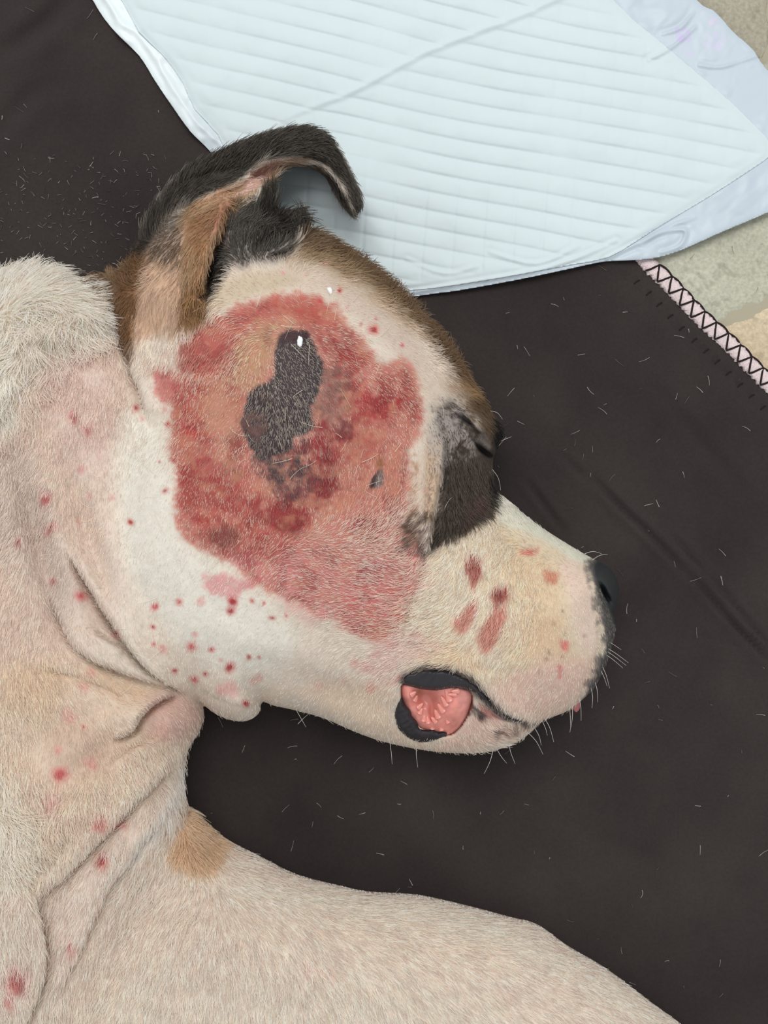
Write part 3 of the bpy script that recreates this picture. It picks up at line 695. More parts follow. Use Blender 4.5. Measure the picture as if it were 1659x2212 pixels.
paint(Z2([(420, 1000), (500, 980), (520, 1050), (460, 1080)]), (186, 140, 112), .7, 12, 10)
paint(Z2([(300, 1250), (360, 1280), (330, 1320), (290, 1300)]), (168, 50, 50), .8, 8, 8, fa=.3)
paint(Z2([(380, 1340), (480, 1340), (520, 1380), (460, 1440), (380, 1400)]), (120, 66, 58), .75, 14, 12, fa=.5)
paint(Z2([(560, 1390), (660, 1400), (620, 1470), (560, 1450)]), (170, 74, 72), .6, 12, 12, fa=.3)
paint(Z2([(640, 1190), (660, 1220), (640, 1240), (615, 1220)]), (206, 140, 128), .9, 3, 3)
paint(Z2([(880, 1360), (1340, 1200), (1440, 1420), (1000, 1520), (840, 1520), (700, 1440)]), (202, 138, 130), .7, 30, 14, fur=(232, 204, 190), fa=.9)
paint(Z2([(480, 1480), (900, 1500), (1340, 1460), (1380, 1600), (1300, 1800), (1100, 1860), (900, 1700), (640, 1600)]), (208, 138, 136), .8, 20, 16, fur=(236, 208, 196), fa=.9)
paint([(740, 1270), (860, 1260), (890, 1310), (850, 1350), (790, 1370), (750, 1340)], (206, 124, 118), .7, 18, 12, fur=(226, 176, 160), fa=.7)
paint([(875, 1190), (920, 1190), (924, 1245), (900, 1290), (880, 1280)], (228, 150, 150), .9, 8, 6, fur=(236, 190, 180), fa=.5)
paint([(440, 1245), (500, 1240), (560, 1250), (520, 1280), (480, 1290), (450, 1280)], (214, 132, 134), .75, 10, 10, fa=.4)
paint([(600, 1290), (680, 1290), (720, 1330), (640, 1340)], (220, 164, 158), .6, 18, 12, fa=.3)
paint([(1030, 960), (1040, 970), (1036, 990), (1020, 980)], (90, 70, 64), .5, 6, 4)
# bruised purple shading into the red, then the black crust
paint(Z2([(640, 920), (860, 850), (860, 980), (900, 1080), (860, 1180), (760, 1210), (680, 1170), (620, 1060), (580, 980)]), (84, 56, 60), .9, 14, 14, fur=(140, 112, 108), fa=.8, nf=.45)
MOT[0] = 0.0
crust = Z2([(730, 340), (770, 315), (850, 320), (885, 370), (905, 420), (940, 480), (935, 560), (915, 640), (880, 700), (880, 760), (900, 800), (860, 850), (800, 870), (770, 930), (700, 960), (640, 970), (590, 930), (550, 870), (525, 800), (545, 700), (570, 640), (650, 590), (690, 540), (680, 470), (700, 420)])
paint(crust, (96, 62, 66), .8, 9, 8, fur=(150, 130, 120), fa=.7)
paint(crust, (50, 44, 50), .93, 4, 7, fur=(172, 164, 152), fa=.9)
paint(Z2([(560, 740), (640, 760), (650, 860), (580, 860), (530, 800)]), (128, 92, 86), .7, 8, 10, nf=.9)
paint(Z2([(640, 640), (720, 660), (720, 700), (650, 690)]), (110, 78, 76), .6, 6, 8, nf=.9)
paint(Z2([(740, 330), (860, 320), (840, 360), (740, 380)]), (76, 44, 54), .7, 4, 6)
paint(Z2([(590, 880), (700, 900), (860, 850), (880, 940), (860, 1040), (780, 1100), (690, 1090), (620, 1000)]), (70, 54, 58), .85, 14, 10, fur=(150, 134, 128), fa=.8, nf=.9)
_c = G.crop(np.array(ring), 10); _d = sstep(-6, 18, sdf_pts(np.array(ring), X[_c], Y[_c])+8*nB[_c])*(1-sstep(-16, 2, sdf_pts(np.array(crust), X[_c], Y[_c])))
_q = vnoise(X[_c]+10*nB[_c], Y[_c], 60, 220, 4); _q2 = vnoise(X[_c]+10*nD[_c], Y[_c], 34, 221, 4)
for _m, _rgb in ((_d*.55*sstep(.12, .5, _q), (150, 46, 50)), (_d*.5*sstep(.1, .5, _q2), (206, 150, 122)), (_d*.4*sstep(.2, .55, -_q2), (128, 52, 56))):
    S[_c] = S[_c]*(1-_m[..., None])+lin(_rgb)*_m[..., None]
# grey spot in front of the wound
paint([(806, 1050), (808, 1030), (822, 1012), (828, 1022), (826, 1046), (814, 1052)], (112, 106, 110), .85, 3, 3, fur=(170, 164, 160))
paint([(798, 1052), (804, 1030), (818, 1016), (812, 1034), (808, 1052)], (38, 36, 44), .9, 2.5, 2, fur=(60, 56, 58))
paint([(815, 990), (830, 990), (825, 1012), (815, 1010)], (164, 116, 78), .7, 6, 4)
# cheek fold: shading along its ridge painted in brown, then the darker hair
paint([(888, 985), (902, 990), (900, 1060), (904, 1110), (900, 1180), (884, 1170), (880, 1110), (888, 1050)], (160, 118, 76), .7, 7, 5, fur=(160, 120, 80), nf=.8)
paint([(876, 1120), (930, 1110), (932, 1190), (880, 1190), (864, 1168)], (110, 98, 98), .75, 12, 10, fur=(84, 74, 66), nf=.9)
paint([(920, 960), (948, 940), (955, 1000), (944, 1080), (936, 1130), (915, 1110), (920, 1040)], (206, 176, 150), .8, 8, 5, fur=(112, 88, 66), fa=.75)
# dark eye patch
paint([(925, 870), (970, 850), (1010, 860), (1010, 960), (990, 1010), (950, 1020), (925, 960)], (186, 176, 168), .8, 16, 10, fur=(110, 100, 94), nf=.6)
paint([(1018, 862), (1050, 866), (1072, 900), (1088, 935), (1060, 938), (1034, 915)], (96, 76, 60), .9, 7, 5, fur=(110, 90, 68))
paint([(950, 880), (975, 868), (1000, 885), (1020, 905), (1045, 925), (1062, 895), (1080, 905), (1092, 942), (1075, 985), (1080, 1060), (1075, 1085), (1062, 1110), (1040, 1126), (1000, 1150), (960, 1172), (930, 1190), (938, 1130), (950, 1070), (958, 1000), (960, 960), (950, 920)], (60, 50, 46), .96, 9, 10, fur=(68, 58, 50))
paint([(950, 880), (990, 880), (1015, 910), (1030, 950), (1010, 990), (980, 1000), (960, 1000), (956, 940)], (168, 156, 150), .9, 14, 12, nf=1.1, fur=(66, 58, 54), fa=.6)
paint([(1000, 860), (1040, 868), (1062, 900), (1062, 950), (1040, 930), (1015, 905)], (112, 88, 68), .8, 8, 6, nf=1.0, fur=(104, 84, 62))
paint([(984, 892), (1006, 900), (1022, 918), (1010, 918), (992, 906)], (32, 29, 33), .9, 5, 4)
paint([(1040, 935), (1056, 950), (1060, 970), (1048, 968), (1034, 952)], (150, 138, 132), .8, 5, 3, fur=(128, 118, 112), fa=.9)
paint([(1024, 952), (1034, 960), (1050, 972), (1066, 984), (1058, 990), (1044, 982), (1030, 968)], (8, 7, 8), .98, 2.5, 1, fur=(14, 12, 12))  # shade in the closed eye slit painted black into skin and fur
paint([(1064, 900), (1078, 905), (1092, 945), (1075, 975), (1066, 945)], (26, 24, 26), .95, 4, 3)
paint([(1000, 1080), (1040, 1070), (1050, 1100), (1010, 1130), (980, 1120)], (104, 80, 74), .6, 12, 10, nf=.8)
paint([(1060, 1030), (1082, 1040), (1080, 1080), (1066, 1100), (1056, 1070)], (26, 23, 23), .85, 7, 4)
# white bridge of the nose
paint([(1082, 1060), (1130, 1102), (1200, 1156), (1275, 1200), (1250, 1215), (1180, 1170), (1110, 1140), (1070, 1125)], (232, 230, 212), .9, 7, 4, fur=(240, 240, 226))
# nose leather and muzzle tip
paint([(1270, 1212), (1300, 1206), (1325, 1225), (1345, 1260), (1340, 1320), (1340, 1360), (1325, 1420), (1300, 1470), (1268, 1516), (1256, 1512), (1290, 1450), (1306, 1400), (1300, 1330), (1290, 1290), (1282, 1250)], (62, 62, 64), .95, 6, 6, fur=(112, 110, 108), fa=.9)
paint([(1262, 1210), (1290, 1230), (1290, 1290), (1310, 1330), (1312, 1400), (1292, 1456), (1258, 1516), (1246, 1510), (1276, 1450), (1292, 1400), (1284, 1330), (1272, 1270)], (90, 88, 90), .7, 5, 6, fur=(120, 118, 116), nf=1.3)
paint([(1284, 1220), (1306, 1210), (1330, 1232), (1346, 1260), (1345, 1310), (1336, 1350), (1326, 1345), (1318, 1320), (1304, 1285), (1290, 1252)], (46, 50, 52), .98, 3, 2, fur=(46, 50, 52))
paint([(1296, 1262), (1304, 1270), (1310, 1288), (1318, 1304), (1308, 1292), (1299, 1274)], (6, 6, 8), .95, 2, 1)  # dark of the nostril hollow painted into the colour
paint([(1040, 1620), (1100, 1606), (1150, 1580), (1170, 1560), (1120, 1560), (1085, 1580)], (214, 190, 174), .0, 3, 2)
# lip margin
paint([(864, 1470), (878, 1446), (920, 1436), (975, 1442), (1020, 1462), (1050, 1492), (1075, 1524), (1110, 1550), (1160, 1560), (1200, 1556), (1160, 1572), (1110, 1564), (1060, 1534), (1010, 1492), (940, 1480), (880, 1482)], (58, 48, 48), .92, 8, 7, fur=(80, 68, 62), fa=.8)
paint([(1010, 1520), (1046, 1536), (1050, 1548), (1024, 1556), (1008, 1545)], (66, 54, 56), .9, 5, 5, nf=1)
paint([(1030, 1516), (1060, 1530), (1080, 1552), (1060, 1552), (1040, 1535)], (206, 150, 142), .8, 4, 3)
S[dM > 2] = lin((120, 70, 62))
# muzzle sores
for p_, c_ in (([(1012, 1196), (1030, 1196), (1044, 1210), (1040, 1236), (1024, 1262), (1016, 1240), (1006, 1220)], (186, 76, 70)), ([(1062, 1276), (1080, 1262), (1098, 1268), (1096, 1290), (1076, 1300), (1060, 1292)], (172, 52, 54)),
               ([(984, 1340), (1000, 1318), (1030, 1290), (1034, 1310), (1020, 1344), (1000, 1360)], (206, 118, 104)), ([(1046, 1350), (1070, 1300), (1094, 1310), (1086, 1350), (1070, 1390), (1050, 1400), (1036, 1380)], (206, 122, 104)),
               ([(1130, 1188), (1160, 1186), (1150, 1200), (1130, 1198)], (212, 126, 114)), ([(1175, 1230), (1205, 1240), (1200, 1260), (1180, 1256)], (212, 146, 118)), ([(1208, 1380), (1226, 1384), (1228, 1402), (1216, 1408)], (218, 124, 118)), ([(1204, 1440), (1214, 1440), (1214, 1464), (1206, 1462)], (216, 124, 120))):
    paint(p_, c_, .95, 6, 6, fur=c_, fa=.8)
for (x_, y_, r_, a_) in [(1048, 1362, 10, .4), (1216, 1320, 4, .8), (1196, 1348, 4, .6), (1220, 1370, 5, .7), (1262, 1374, 4, .6), (1186, 1408, 5, .7), (1238, 1390, 3, .5), (1214, 1418, 4, .7), (1180, 1424, 5, .6), (1110, 1512, 4, .5), (1166, 1452, 5, .5), (1150, 1330, 4, .6)]:
    spot(x_, y_, r_, (150, 104, 88), a_)
# small red sores all over neck, cheek and leg
SP = [(160, 898, 10, 2), (188, 925, 12, 2), (175, 1012, 9, 1), (100, 1075, 14, 2), (110, 1140, 14, 3), (40, 1167, 6, 3), (170, 1126, 6, 1), (193, 1072, 7, 1), (243, 1075, 7, 1), (293, 880, 9, 3), (308, 905, 6, 1), (282, 1128, 7, 3), (356, 1060, 8, 3), (345, 998, 4, 2), (362, 916, 6, 3), (376, 995, 7, 3), (368, 965, 4, 2),
      (115, 1253, 8, 3), (174, 1286, 12, 2), (250, 1370, 10, 1), (196, 1455, 10, 1), (180, 1484, 9, 1), (147, 1543, 14, 1), (110, 1510, 8, 0), (180, 1570, 5, 4), (196, 1650, 12, 1), (130, 1674, 16, 2), (110, 1730, 18, 1), (215, 1776, 16, 2), (261, 1774, 15, 4), (222, 1854, 13, 4), (155, 2048, 10, 3), (36, 2105, 26, 2), (20, 2150, 12, 2), (25, 1945, 10, 0), (175, 1770, 12, 0), (125, 1620, 9, 1), (320, 1636, 7, 0), (355, 1580, 14, 0),
      (335, 1310, 8, 2), (331, 1354, 5, 3), (386, 1300, 8, 2), (434, 1298, 8, 1), (333, 1392, 6, 2), (347, 1400, 6, 1), (413, 1398, 14, 2), (421, 1370, 6, 1), (456, 1403, 6, 2), (378, 1449, 6, 3), (420, 1468, 9, 2), (444, 1456, 7, 3), (496, 1442, 10, 3), (478, 1426, 5, 1), (538, 1419, 5, 3), (560, 1420, 5, 2), (350, 1402, 10, 1), (532, 1520, 8, 3), (500, 1486, 16, 1), (476, 1490, 12, 1), (548, 1470, 9, 1), (560, 1462, 8, 1),
      (503, 1300, 9, 3), (498, 1320, 8, 3), (545, 1298, 7, 2), (588, 1335, 8, 3), (618, 1330, 5, 2), (570, 1303, 4, 2), (640, 1280, 7, 1), (690, 1480, 10, 0), (795, 1440, 14, 1), (815, 1412, 8, 1), (766, 1430, 9, 1), (742, 1470, 8, 0), (802, 1486, 12, 1), (862, 1462, 7, 2), (700, 1330, 8, 1), (850, 1392, 8, 1), (905, 1362, 9, 1), (900, 1300, 7, 0), (930, 1260, 8, 1),
      (806, 712, 11, 4), (733, 628, 6, 3), (868, 745, 5, 2), (812, 688, 4, 2), (690, 650, 7, 2), (612, 590, 6, 1), (700, 570, 3, 2), (780, 700, 3, 2), (660, 595, 4, 0), (750, 664, 5, 1), (888, 790, 6, 1), (905, 900, 5, 2), (877, 1000, 5, 3), (868, 1040, 5, 3), (757, 1138, 6, 3), (784, 1078, 4, 3), (918, 1060, 4, 1), (870, 1030, 4, 3), (356, 886, 5, 1), (320, 780, 4, 1), (358, 760, 12, 0),
      (250, 2120, 9, 0), (660, 2085, 8, 1), (705, 2098, 9, 1), (940, 2095, 8, 1), (1090, 2140, 10, 0), (1240, 2105, 8, 0), (1200, 2050, 7, 0), (860, 2060, 6, 0), (520, 2090, 7, 0), (390, 2140, 7, 0), (240, 2010, 5, 0), (680, 2080, 5, 1), (600, 2010, 7, 0), (1170, 1990, 4, 0), (420, 2080, 8, 0), (1015, 2060, 8, 0), (430, 1916, 8, 0)]
PAL = [((222, 176, 164), None, .6), ((218, 140, 140), None, .75), ((206, 104, 106), (196, 84, 88), .85), ((196, 84, 84), (164, 40, 44), .9), ((210, 84, 84), (160, 20, 30), .98)]
for (x_, y_, r_, k_) in SP:
    c0, c1, a_ = PAL[k_]; spot(x_, y_, r_, c0, a_, core=c1, rot=random.uniform(0, 3), ry=r_*random.uniform(.7, 1.4), fa=.7)
# specks
for _ in range(420):
    x_, y_ = rng.uniform(330, 930), rng.uniform(640, 1380)
    r_ = rng.uniform(2, 6)
    if sdf_pts(np.array(ring), np.array([x_]), np.array([y_]))[0] > 8:
        if sdf_pts(np.array(crust), np.array([x_]), np.array([y_]))[0] > -14: continue
        spot(x_, y_, r_, (170, 56, 58) if rng.random() < .7 else (214, 160, 136), rng.uniform(.25, .65), ry=r_*rng.uniform(.6, 1.6), rot=rng.uniform(0, 3), fa=.2)
S *= (1+.06*nB+.05*nD+.03*nC)[..., None]
_rm = sstep(-14, 20, sdf_pts(np.array(ring), X[::3, ::3], Y[::3, ::3])); _rm = bil(_rm, (X-G.x0)/(3*ST), (Y-G.y0)/(3*ST))[..., None]
S = S*(1-_rm*(1-np.array([.78, .69, .68])))*(1-.12*(1-_rm)); S = np.clip(S, .003, 1)

_l = Fu.mean(-1, keepdims=True); _w = sstep(.22, .55, _l); Fu = Fu*(1-_w)+np.clip(Fu, .01, 1)**.50*np.array([1.04, .985, .96])*_w
dog = empty('dog', (-0.1, 0.02, 0.004)); OFF = -np.array(dog.location)
def dogP(x, y, z): return P(x, y, z)+OFF
body = slab('body', G, D, z, under, M_skin, dog, S, pos=dogP)
body['label'] = 'body with head, upright folded ear, neck folds and foreleg'
tag(dog, 'white boxer-type dog with brown markings lying asleep, large red sore on its shaved cheek', 'dog')

# ------------------------------------------------------------------ DOG: fur
Pw = P(X, Y, z)+OFF
# flow and length control points: x, y, angle(deg, 0=right, 90=down on the picture), length, lift(deg), density
CP = np.array([
 # cheek, clipped
 (640, 800, 60, 9, 30, .8), (500, 900, 110, 9, 30, .8), (640, 1050, 80, 9, 30, .8), (800, 900, 80, 8, 30, .7), (450, 720, 120, 9, 30, .7), (600, 600, 215, 8, 30, .8), (780, 640, 20, 8, 35, .8), (700, 600, 0, 8, 30, .8), (840, 700, 30, 8, 35, .8), (900, 760, 40, 9, 35, .8), (940, 840, 60, 9, 35, .8), (930, 960, 90, 9, 35, .8), (600, 660, 200, 8, 30, .7), (700, 660, 40, 8, 30, .7), (520, 640, 190, 8, 30, .7), (880, 780, 60, 9, 40, .9),
 (420, 1100, 100, 9, 30, .8), (700, 1230, 200, 13, 25, 1.2), (840, 1240, 200, 14, 25, 1.3), (800, 1340, 190, 14, 25, 1.2), (560, 1330, 120, 9, 30, .8), (420, 1300, 110, 9, 30, .7), (600, 1450, 120, 11, 30, .9), (330, 1100, 100, 8, 30, .7), (340, 850, 110, 9, 30, .8),
 (460, 1500, 100, 11, 40, 1), (720, 1530, 110, 13, 40, 1), (860, 1590, 90, 13, 40, 1.2), (1000, 1600, 80, 15, 35, 1.3), (1080, 1600, 30, 15, 35, 1.3),
 # muzzle
 (1000, 1230, 110, 21, 18, 1.9), (1060, 1180, 125, 22, 18, 1.9), (960, 1220, 150, 22, 18, 1.9), (1000, 1330, 125, 22, 18, 1.9), (940, 1320, 170, 20, 20, 1.8), (1100, 1300, 100, 20, 20, 1.8), (1090, 1400, 120, 19, 22, 1.7), (1180, 1250, 110, 15, 25, 1.6), (1240, 1300, 95, 9, 35, 1.4), (1200, 1400, 110, 12, 30, 1.4), (1150, 1480, 110, 13, 32, 1.5), (1250, 1450, 80, 11, 40, 1.4), (1130, 1540, 100, 14, 40, 1.5), (960, 1410, 175, 17, 25, 1.5), (1010, 1450, 60, 15, 30, 1.5),
 (1300, 1400, 70, 10, 40, 1.5), (1120, 1120, 215, 14, 35, 1.6), (1200, 1170, 215, 12, 35, 1.5), (1270, 1210, 250, 8, 35, 1.2),
 # eye
 (985, 1050, 100, 22, 18, 1.7), (1020, 1000, 85, 20, 20, 1.5), (1030, 1090, 60, 20, 25, 1.7), (970, 930, 100, 8, 35, 1.0), (1040, 920, 40, 16, 25, 1.3), (1070, 930, 10, 22, 35, 1.6), (960, 1150, 110, 20, 20, 1.7), (940, 1060, 150, 11, 40, 1.4), (905, 1150, 150, 14, 35, 1.4), (1070, 1060, 70, 18, 30, 1.6), (1040, 950, 50, 8, 12, 1.6), (1050, 966, 50, 5, 10, 1.2), (1060, 945, 40, 10, 15, 1.5), (1036, 986, 95, 14, 15, 1.6), (1022, 952, 90, 8, 12, 1.5), (1010, 850, 40, 12, 35, 1.3),
 # crown
 (760, 560, 308, 26, 54, 2), (860, 640, 312, 25, 54, 2), (950, 740, 318, 24, 52, 2), (1030, 850, 325, 20, 48, 1.9), (800, 560, 312, 26, 58, 2), (900, 655, 312, 26, 58, 2), (985, 762, 318, 24, 56, 2), (700, 530, 320, 22, 35, 1.7), (640, 560, 330, 16, 30, 1.2),
 # ear
 (640, 300, 345, 22, 18, 2.0), (540, 320, 320, 26, 28, 2.0), (450, 370, 315, 26, 30, 2.0), (380, 420, 300, 28, 30, 1.9), (730, 360, 60, 20, 16, 2.0), (765, 430, 75, 16, 18, 2.0), (690, 370, 20, 18, 30, 1.8), (340, 480, 280, 24, 35, 1.6), (390, 500, 140, 20, 12, .6), (360, 560, 120, 22, 12, .4), (345, 610, 110, 22, 12, .3), (340, 670, 95, 18, 12, .3), (320, 700, 95, 14, 15, .5), (300, 600, 230, 26, 35, 1.6),
 (410, 560, 75, 34, 18, 1.3), (420, 640, 70, 38, 20, 1.5), (400, 690, 95, 30, 20, 1.0), (450, 430, 110, 26, 20, 1.3), (540, 400, 330, 16, 15, .5), (470, 590, 110, 30, 20, 1.5), (540, 500, 290, 44, 14, 1.2), (580, 440, 280, 36, 22, 1.8), (630, 470, 310, 42, 30, 1.9), (590, 520, 300, 40, 20, 1.3), (640, 560, 275, 12, 25, .8), (540, 590, 250, 14, 25, .8), (500, 620, 200, 10, 30, .7), (660, 490, 300, 38, 35, 1.8),
 (240, 600, 225, 32, 35, 1.8), (230, 640, 80, 30, 25, 1.6), (265, 560, 225, 28, 38, 1.8), (270, 700, 100, 26, 25, 1.3),
 # ruff
 (100, 600, 300, 42, 35, 2.0), (0, 620, 280, 42, 35, 2.0), (100, 680, 80, 56, 26, 2.1), (180, 690, 60, 60, 24, 2.1), (20, 800, 95, 50, 20, 2.0), (50, 760, 100, 56, 22, 2.0), (-100, 800, 90, 50, 25, 1.9), (170, 640, 30, 46, 28, 2.0), (10, 900, 90, 34, 25, 1.6),
 # neck clipped
 (200, 800, 80, 13, 30, 1.2), (120, 900, 85, 14, 30, 1.2), (200, 1000, 85, 13, 30, 1.2), (60, 1000, 110, 15, 30, 1.4), (40, 1150, 120, 17, 30, 1.5), (120, 1200, 100, 14, 35, 1.3), (200, 1300, 80, 12, 38, 1.1), (260, 1300, 90, 11, 35, 1), (60, 1350, 100, 16, 35, 1.3), (60, 1480, 70, 18, 35, 1.3), (200, 1530, 60, 14, 40, 1.1), (300, 1530, 40, 13, 40, 1.1), (300, 1450, 60, 12, 40, 1.1), (380, 1560, 60, 14, 45, 1.2), (230, 1640, 70, 14, 42, 1.3), (300, 1670, 80, 20, 45, 1.7), (200, 1790, 80, 22, 45, 1.8), (110, 1880, 90, 24, 42, 1.7), (130, 1640, 90, 12, 38, 1),
 (200, 1900, 100, 14, 40, 1.3), (160, 1980, 110, 16, 40, 1.3), (300, 1800, 110, 12, 38, 1.2), (350, 1780, 120, 34, 20, 1.7), (280, 1900, 125, 34, 18, 1.6), (140, 2120, 110, 22, 38, 1.6), (40, 2000, 80, 26, 32, 1.7), (40, 2150, 85, 28, 30, 1.8), (20, 1790, 60, 40, 35, 1.6), (60, 1850, 50, 36, 32, 1.5),
 # leg
 (430, 1830, 70, 34, 22, 2.0), (460, 1800, 50, 32, 28, 2.0), (400, 1950, 110, 28, 15, 1.9), (300, 2050, 105, 28, 15, 1.9), (300, 2180, 100, 28, 15, 1.9), (550, 1900, 35, 28, 18, 1.9), (600, 2000, 60, 26, 15, 1.9), (560, 2150, 88, 27, 15, 1.9), (800, 1960, 25, 24, 18, 1.9), (800, 2060, 40, 25, 15, 1.9), (800, 2180, 70, 26, 15, 1.9), (1000, 2010, 22, 22, 18, 1.9), (1000, 2150, 45, 24, 15, 1.9), (1200, 2090, 30, 20, 20, 1.8), (1300, 2180, 40, 22, 18, 1.8), (1450, 2300, 45, 22, 18, 1.8), (500, 2350, 90, 26, 15, 1.6),
], float)
gc = Grid(-240, 1770, 240, 2520, 18)
ww = 1/(((gc.X[..., None]-CP[:, 0])**2+(gc.Y[..., None]-CP[:, 1])**2)+260.)**1.6
ww /= ww.sum(-1, keepdims=True)
ca = (ww*np.cos(np.radians(CP[:, 2]))).sum(-1); sa = (ww*np.sin(np.radians(CP[:, 2]))).sum(-1)
Lm = (ww*CP[:, 3]).sum(-1); Lift = (ww*CP[:, 4]).sum(-1); Den = (ww*CP[:, 5]).sum(-1)
clmp_x = vnoise(X, Y, 22, 301, 2); clmp_y = vnoise(X, Y, 22, 302, 2)
nose_m = sdf_pts(catmull([(1284, 1214), (1306, 1204), (1334, 1228), (1350, 1260), (1350, 1310), (1338, 1352), (1324, 1345), (1316, 1320), (1304, 1285), (1290, 1252)]), X, Y)
bare = (nose_m > -2) | (dM > -3)
pink_in = sdf_pts(catmull([(508, 420), (530, 392), (565, 362), (605, 350), (590, 372), (556, 400), (520, 425), (505, 430)]), X, Y)

ring_d = sdf_pts(np.array(ring), gc.X, gc.Y); ring_d = bil(ring_d, (X-gc.x0)/18, (Y-gc.y0)/18)
slit_ln = catmull([(1030, 960), (1040, 970), (1052, 979), (1064, 985)], False, 3); slit_d = line_pts(slit_ln, X, Y)[0]
def hair(name, N, mask=None, cols=None, lenf=1.0, wid=1.0, dens_add=0, light=None, seg=4, label=None):
    xs = rng.uniform(-60, 1700, N); ys = rng.uniform(255, 2330, N)
    d = G.samp(D, xs, ys)
    den = gc.samp(Den, xs, ys)
    Lr = gc.samp(Lm, xs, ys); clip_ = sstep(17, 12, Lr); rg = sstep(-25, 10, G.samp(ring_d, xs, ys))
    thin = 1-.45*clip_; thin = thin*(1+.25*rg*sstep(15, 11, Lr))
    keep = (d > 1.5) & (rng.random(N)*2.1 < (den+dens_add)*thin*(1-.25*sstep(1900, 2000, ys))) & (G.samp(slit_d, xs, ys) > 6)
    bx = ((xs-G.x0)/ST).astype(int); by = ((ys-G.y0)/ST).astype(int)
    keep &= ~bare[by, bx]
    if mask is not None: keep &= mask(xs, ys)
    xs, ys = xs[keep], ys[keep]; n = len(xs)
    L0 = gc.samp(Lm, xs, ys); clip_ = sstep(17, 12, L0)
    L = L0*lenf*rng.uniform(.55, 1.25, n)*(1-.3*clip_)
    a = np.arctan2(gc.samp(sa, xs, ys), gc.samp(ca, xs, ys))
    curl = np.clip(L/30, 0, 1.6)
    long_ = sstep(30, 42, L0); a = a+rng.normal(0, .13, n)+rng.normal(0, .12, n)*clip_+(.10+.45*long_)*curl*G.samp(clmp_x, xs, ys)
    lift = np.radians(gc.samp(Lift, xs, ys))*rng.uniform(.6, 1.3, n)
    e = 3.0
    dx, dy = np.cos(a), np.sin(a)
    p0 = G.samp(Pw, xs, ys); 
    px_ = G.samp(Pw, xs+e, ys)-G.samp(Pw, xs-e, ys); py_ = G.samp(Pw, xs, ys+e)-G.samp(Pw, xs, ys-e)
    Nn = np.cross(py_, px_); Nn /= np.linalg.norm(Nn, axis=1)[:, None]+1e-12
    Nn *= np.sign(Nn[:, 2:3]+1e-9)
    Tn = np.stack([dx, -dy, 0*dx], -1); Tn -= Nn*(Tn*Nn).sum(1)[:, None]; Tn /= np.linalg.norm(Tn, axis=1)[:, None]+1e-12
    Bn = np.cross(Nn, Tn)
    pts = np.zeros((n, seg, 3)); t = np.linspace(0, 1, seg)
    sw = rng.normal(0, .10, n)*(.5+curl)+(.12+.4*long_)*curl*G.samp(clmp_y, xs, ys)
    for k in range(seg):
        th = lift*(1-.45*t[k])
        pts[:, k] = p0+(K*L*t[k])[:, None]*(np.cos(th)[:, None]*Tn+np.sin(th)[:, None]*Nn+(sw*t[k])[:, None]*Bn)
    cell = 9+9*long_; gx_ = np.floor(xs/cell); gy_ = np.floor(ys/cell)
    h1 = np.modf(np.abs(np.sin(gx_*12.9898+gy_*78.233)*43758.5453))[0]; h2 = np.modf(np.abs(np.sin(gx_*39.346+gy_*11.135)*24634.6345))[0]
    ox = (gx_+.5+.5*(h1-.5))*cell-xs; oy = (gy_+.5+.5*(h2-.5))*cell-ys
    cs = (.32+.4*long_)*sstep(14, 20, L0)
    off = (np.stack([ox, -oy, 0*ox], -1))*K*cs[:, None]
    for k in range(seg): pts[:, k] += off*t[k]**1.3
    pts[:, 0] -= Nn*K*1.5
    r = np.linspace(1, .3, seg)[None, :]*(rng.uniform(.5, .95, n)*wid*(.7+.3*np.clip(L0/25, 0, 1.5))*(1-.3*clip_))[:, None]*K
    c = G.samp(Fu, xs, ys); lum = c.mean(1); dk = sstep(.12, .04, lum)
    c = c*(rng.uniform(.74, 1.24, n)*(1-dk)+dk*rng.uniform(.35, 2.6, n))[:, None]
    if light is not None:
        m = rng.random(n) < light[0]; c[m] = lin(light[1])
    c = np.clip(c, .004, .95)
    return curves_obj(name, pts, r, c, M_fur, dog, label)

def curves_obj(name, pts, r, c, mat, parent, label=None, kind='stuff'):
    n, seg, _ = pts.shape
    cu = bpy.data.hair_curves.new(name); cu.add_curves([seg]*n)
    cu.attributes['position'].data.foreach_set('vector', pts.astype(np.float32).ravel())
    ra = cu.attributes.get('radius') or cu.attributes.new('radius', 'FLOAT', 'POINT')
    ra.data.foreach_set('value', np.broadcast_to(r, (n, seg)).astype(np.float32).ravel())
    at = cu.attributes.new('strand', 'FLOAT_COLOR', 'CURVE')
    cc_ = np.ones((n, 4), np.float32); cc_[:, :3] = c
    at.data.foreach_set('color', cc_.ravel())
    cu.materials.append(mat)
    o = bpy.data.objects.new(name, cu); link(o, parent)
    if kind: o['kind'] = kind
    if label: o['label'] = label
    return o
hair('coat', 620000, label='short coat, clipped to stubble on cheek and neck')
cr_p = np.array(crust); cr_d = bil(sdf_pts(catmull(cr_p), gc.X, gc.Y), (X-gc.x0)/18, (Y-gc.y0)/18)
hair('stubble', 500000, mask=lambda xs, ys: (G.samp(cr_d, xs, ys) > -4)&(rng.random(len(xs)) < .8), wid=1.25, lenf=.9, label='grey stubble growing through the black crust')
ruffm = lambda xs, ys: (G.samp(tuft, xs, ys) > -6) | ((xs < 90) & (ys > 1670) & (ys < 1920))
hair('ruff', 60000, mask=ruffm, lenf=1.15, wid=1.1, dens_add=.4, label='long cream white fur left unclipped on the neck')
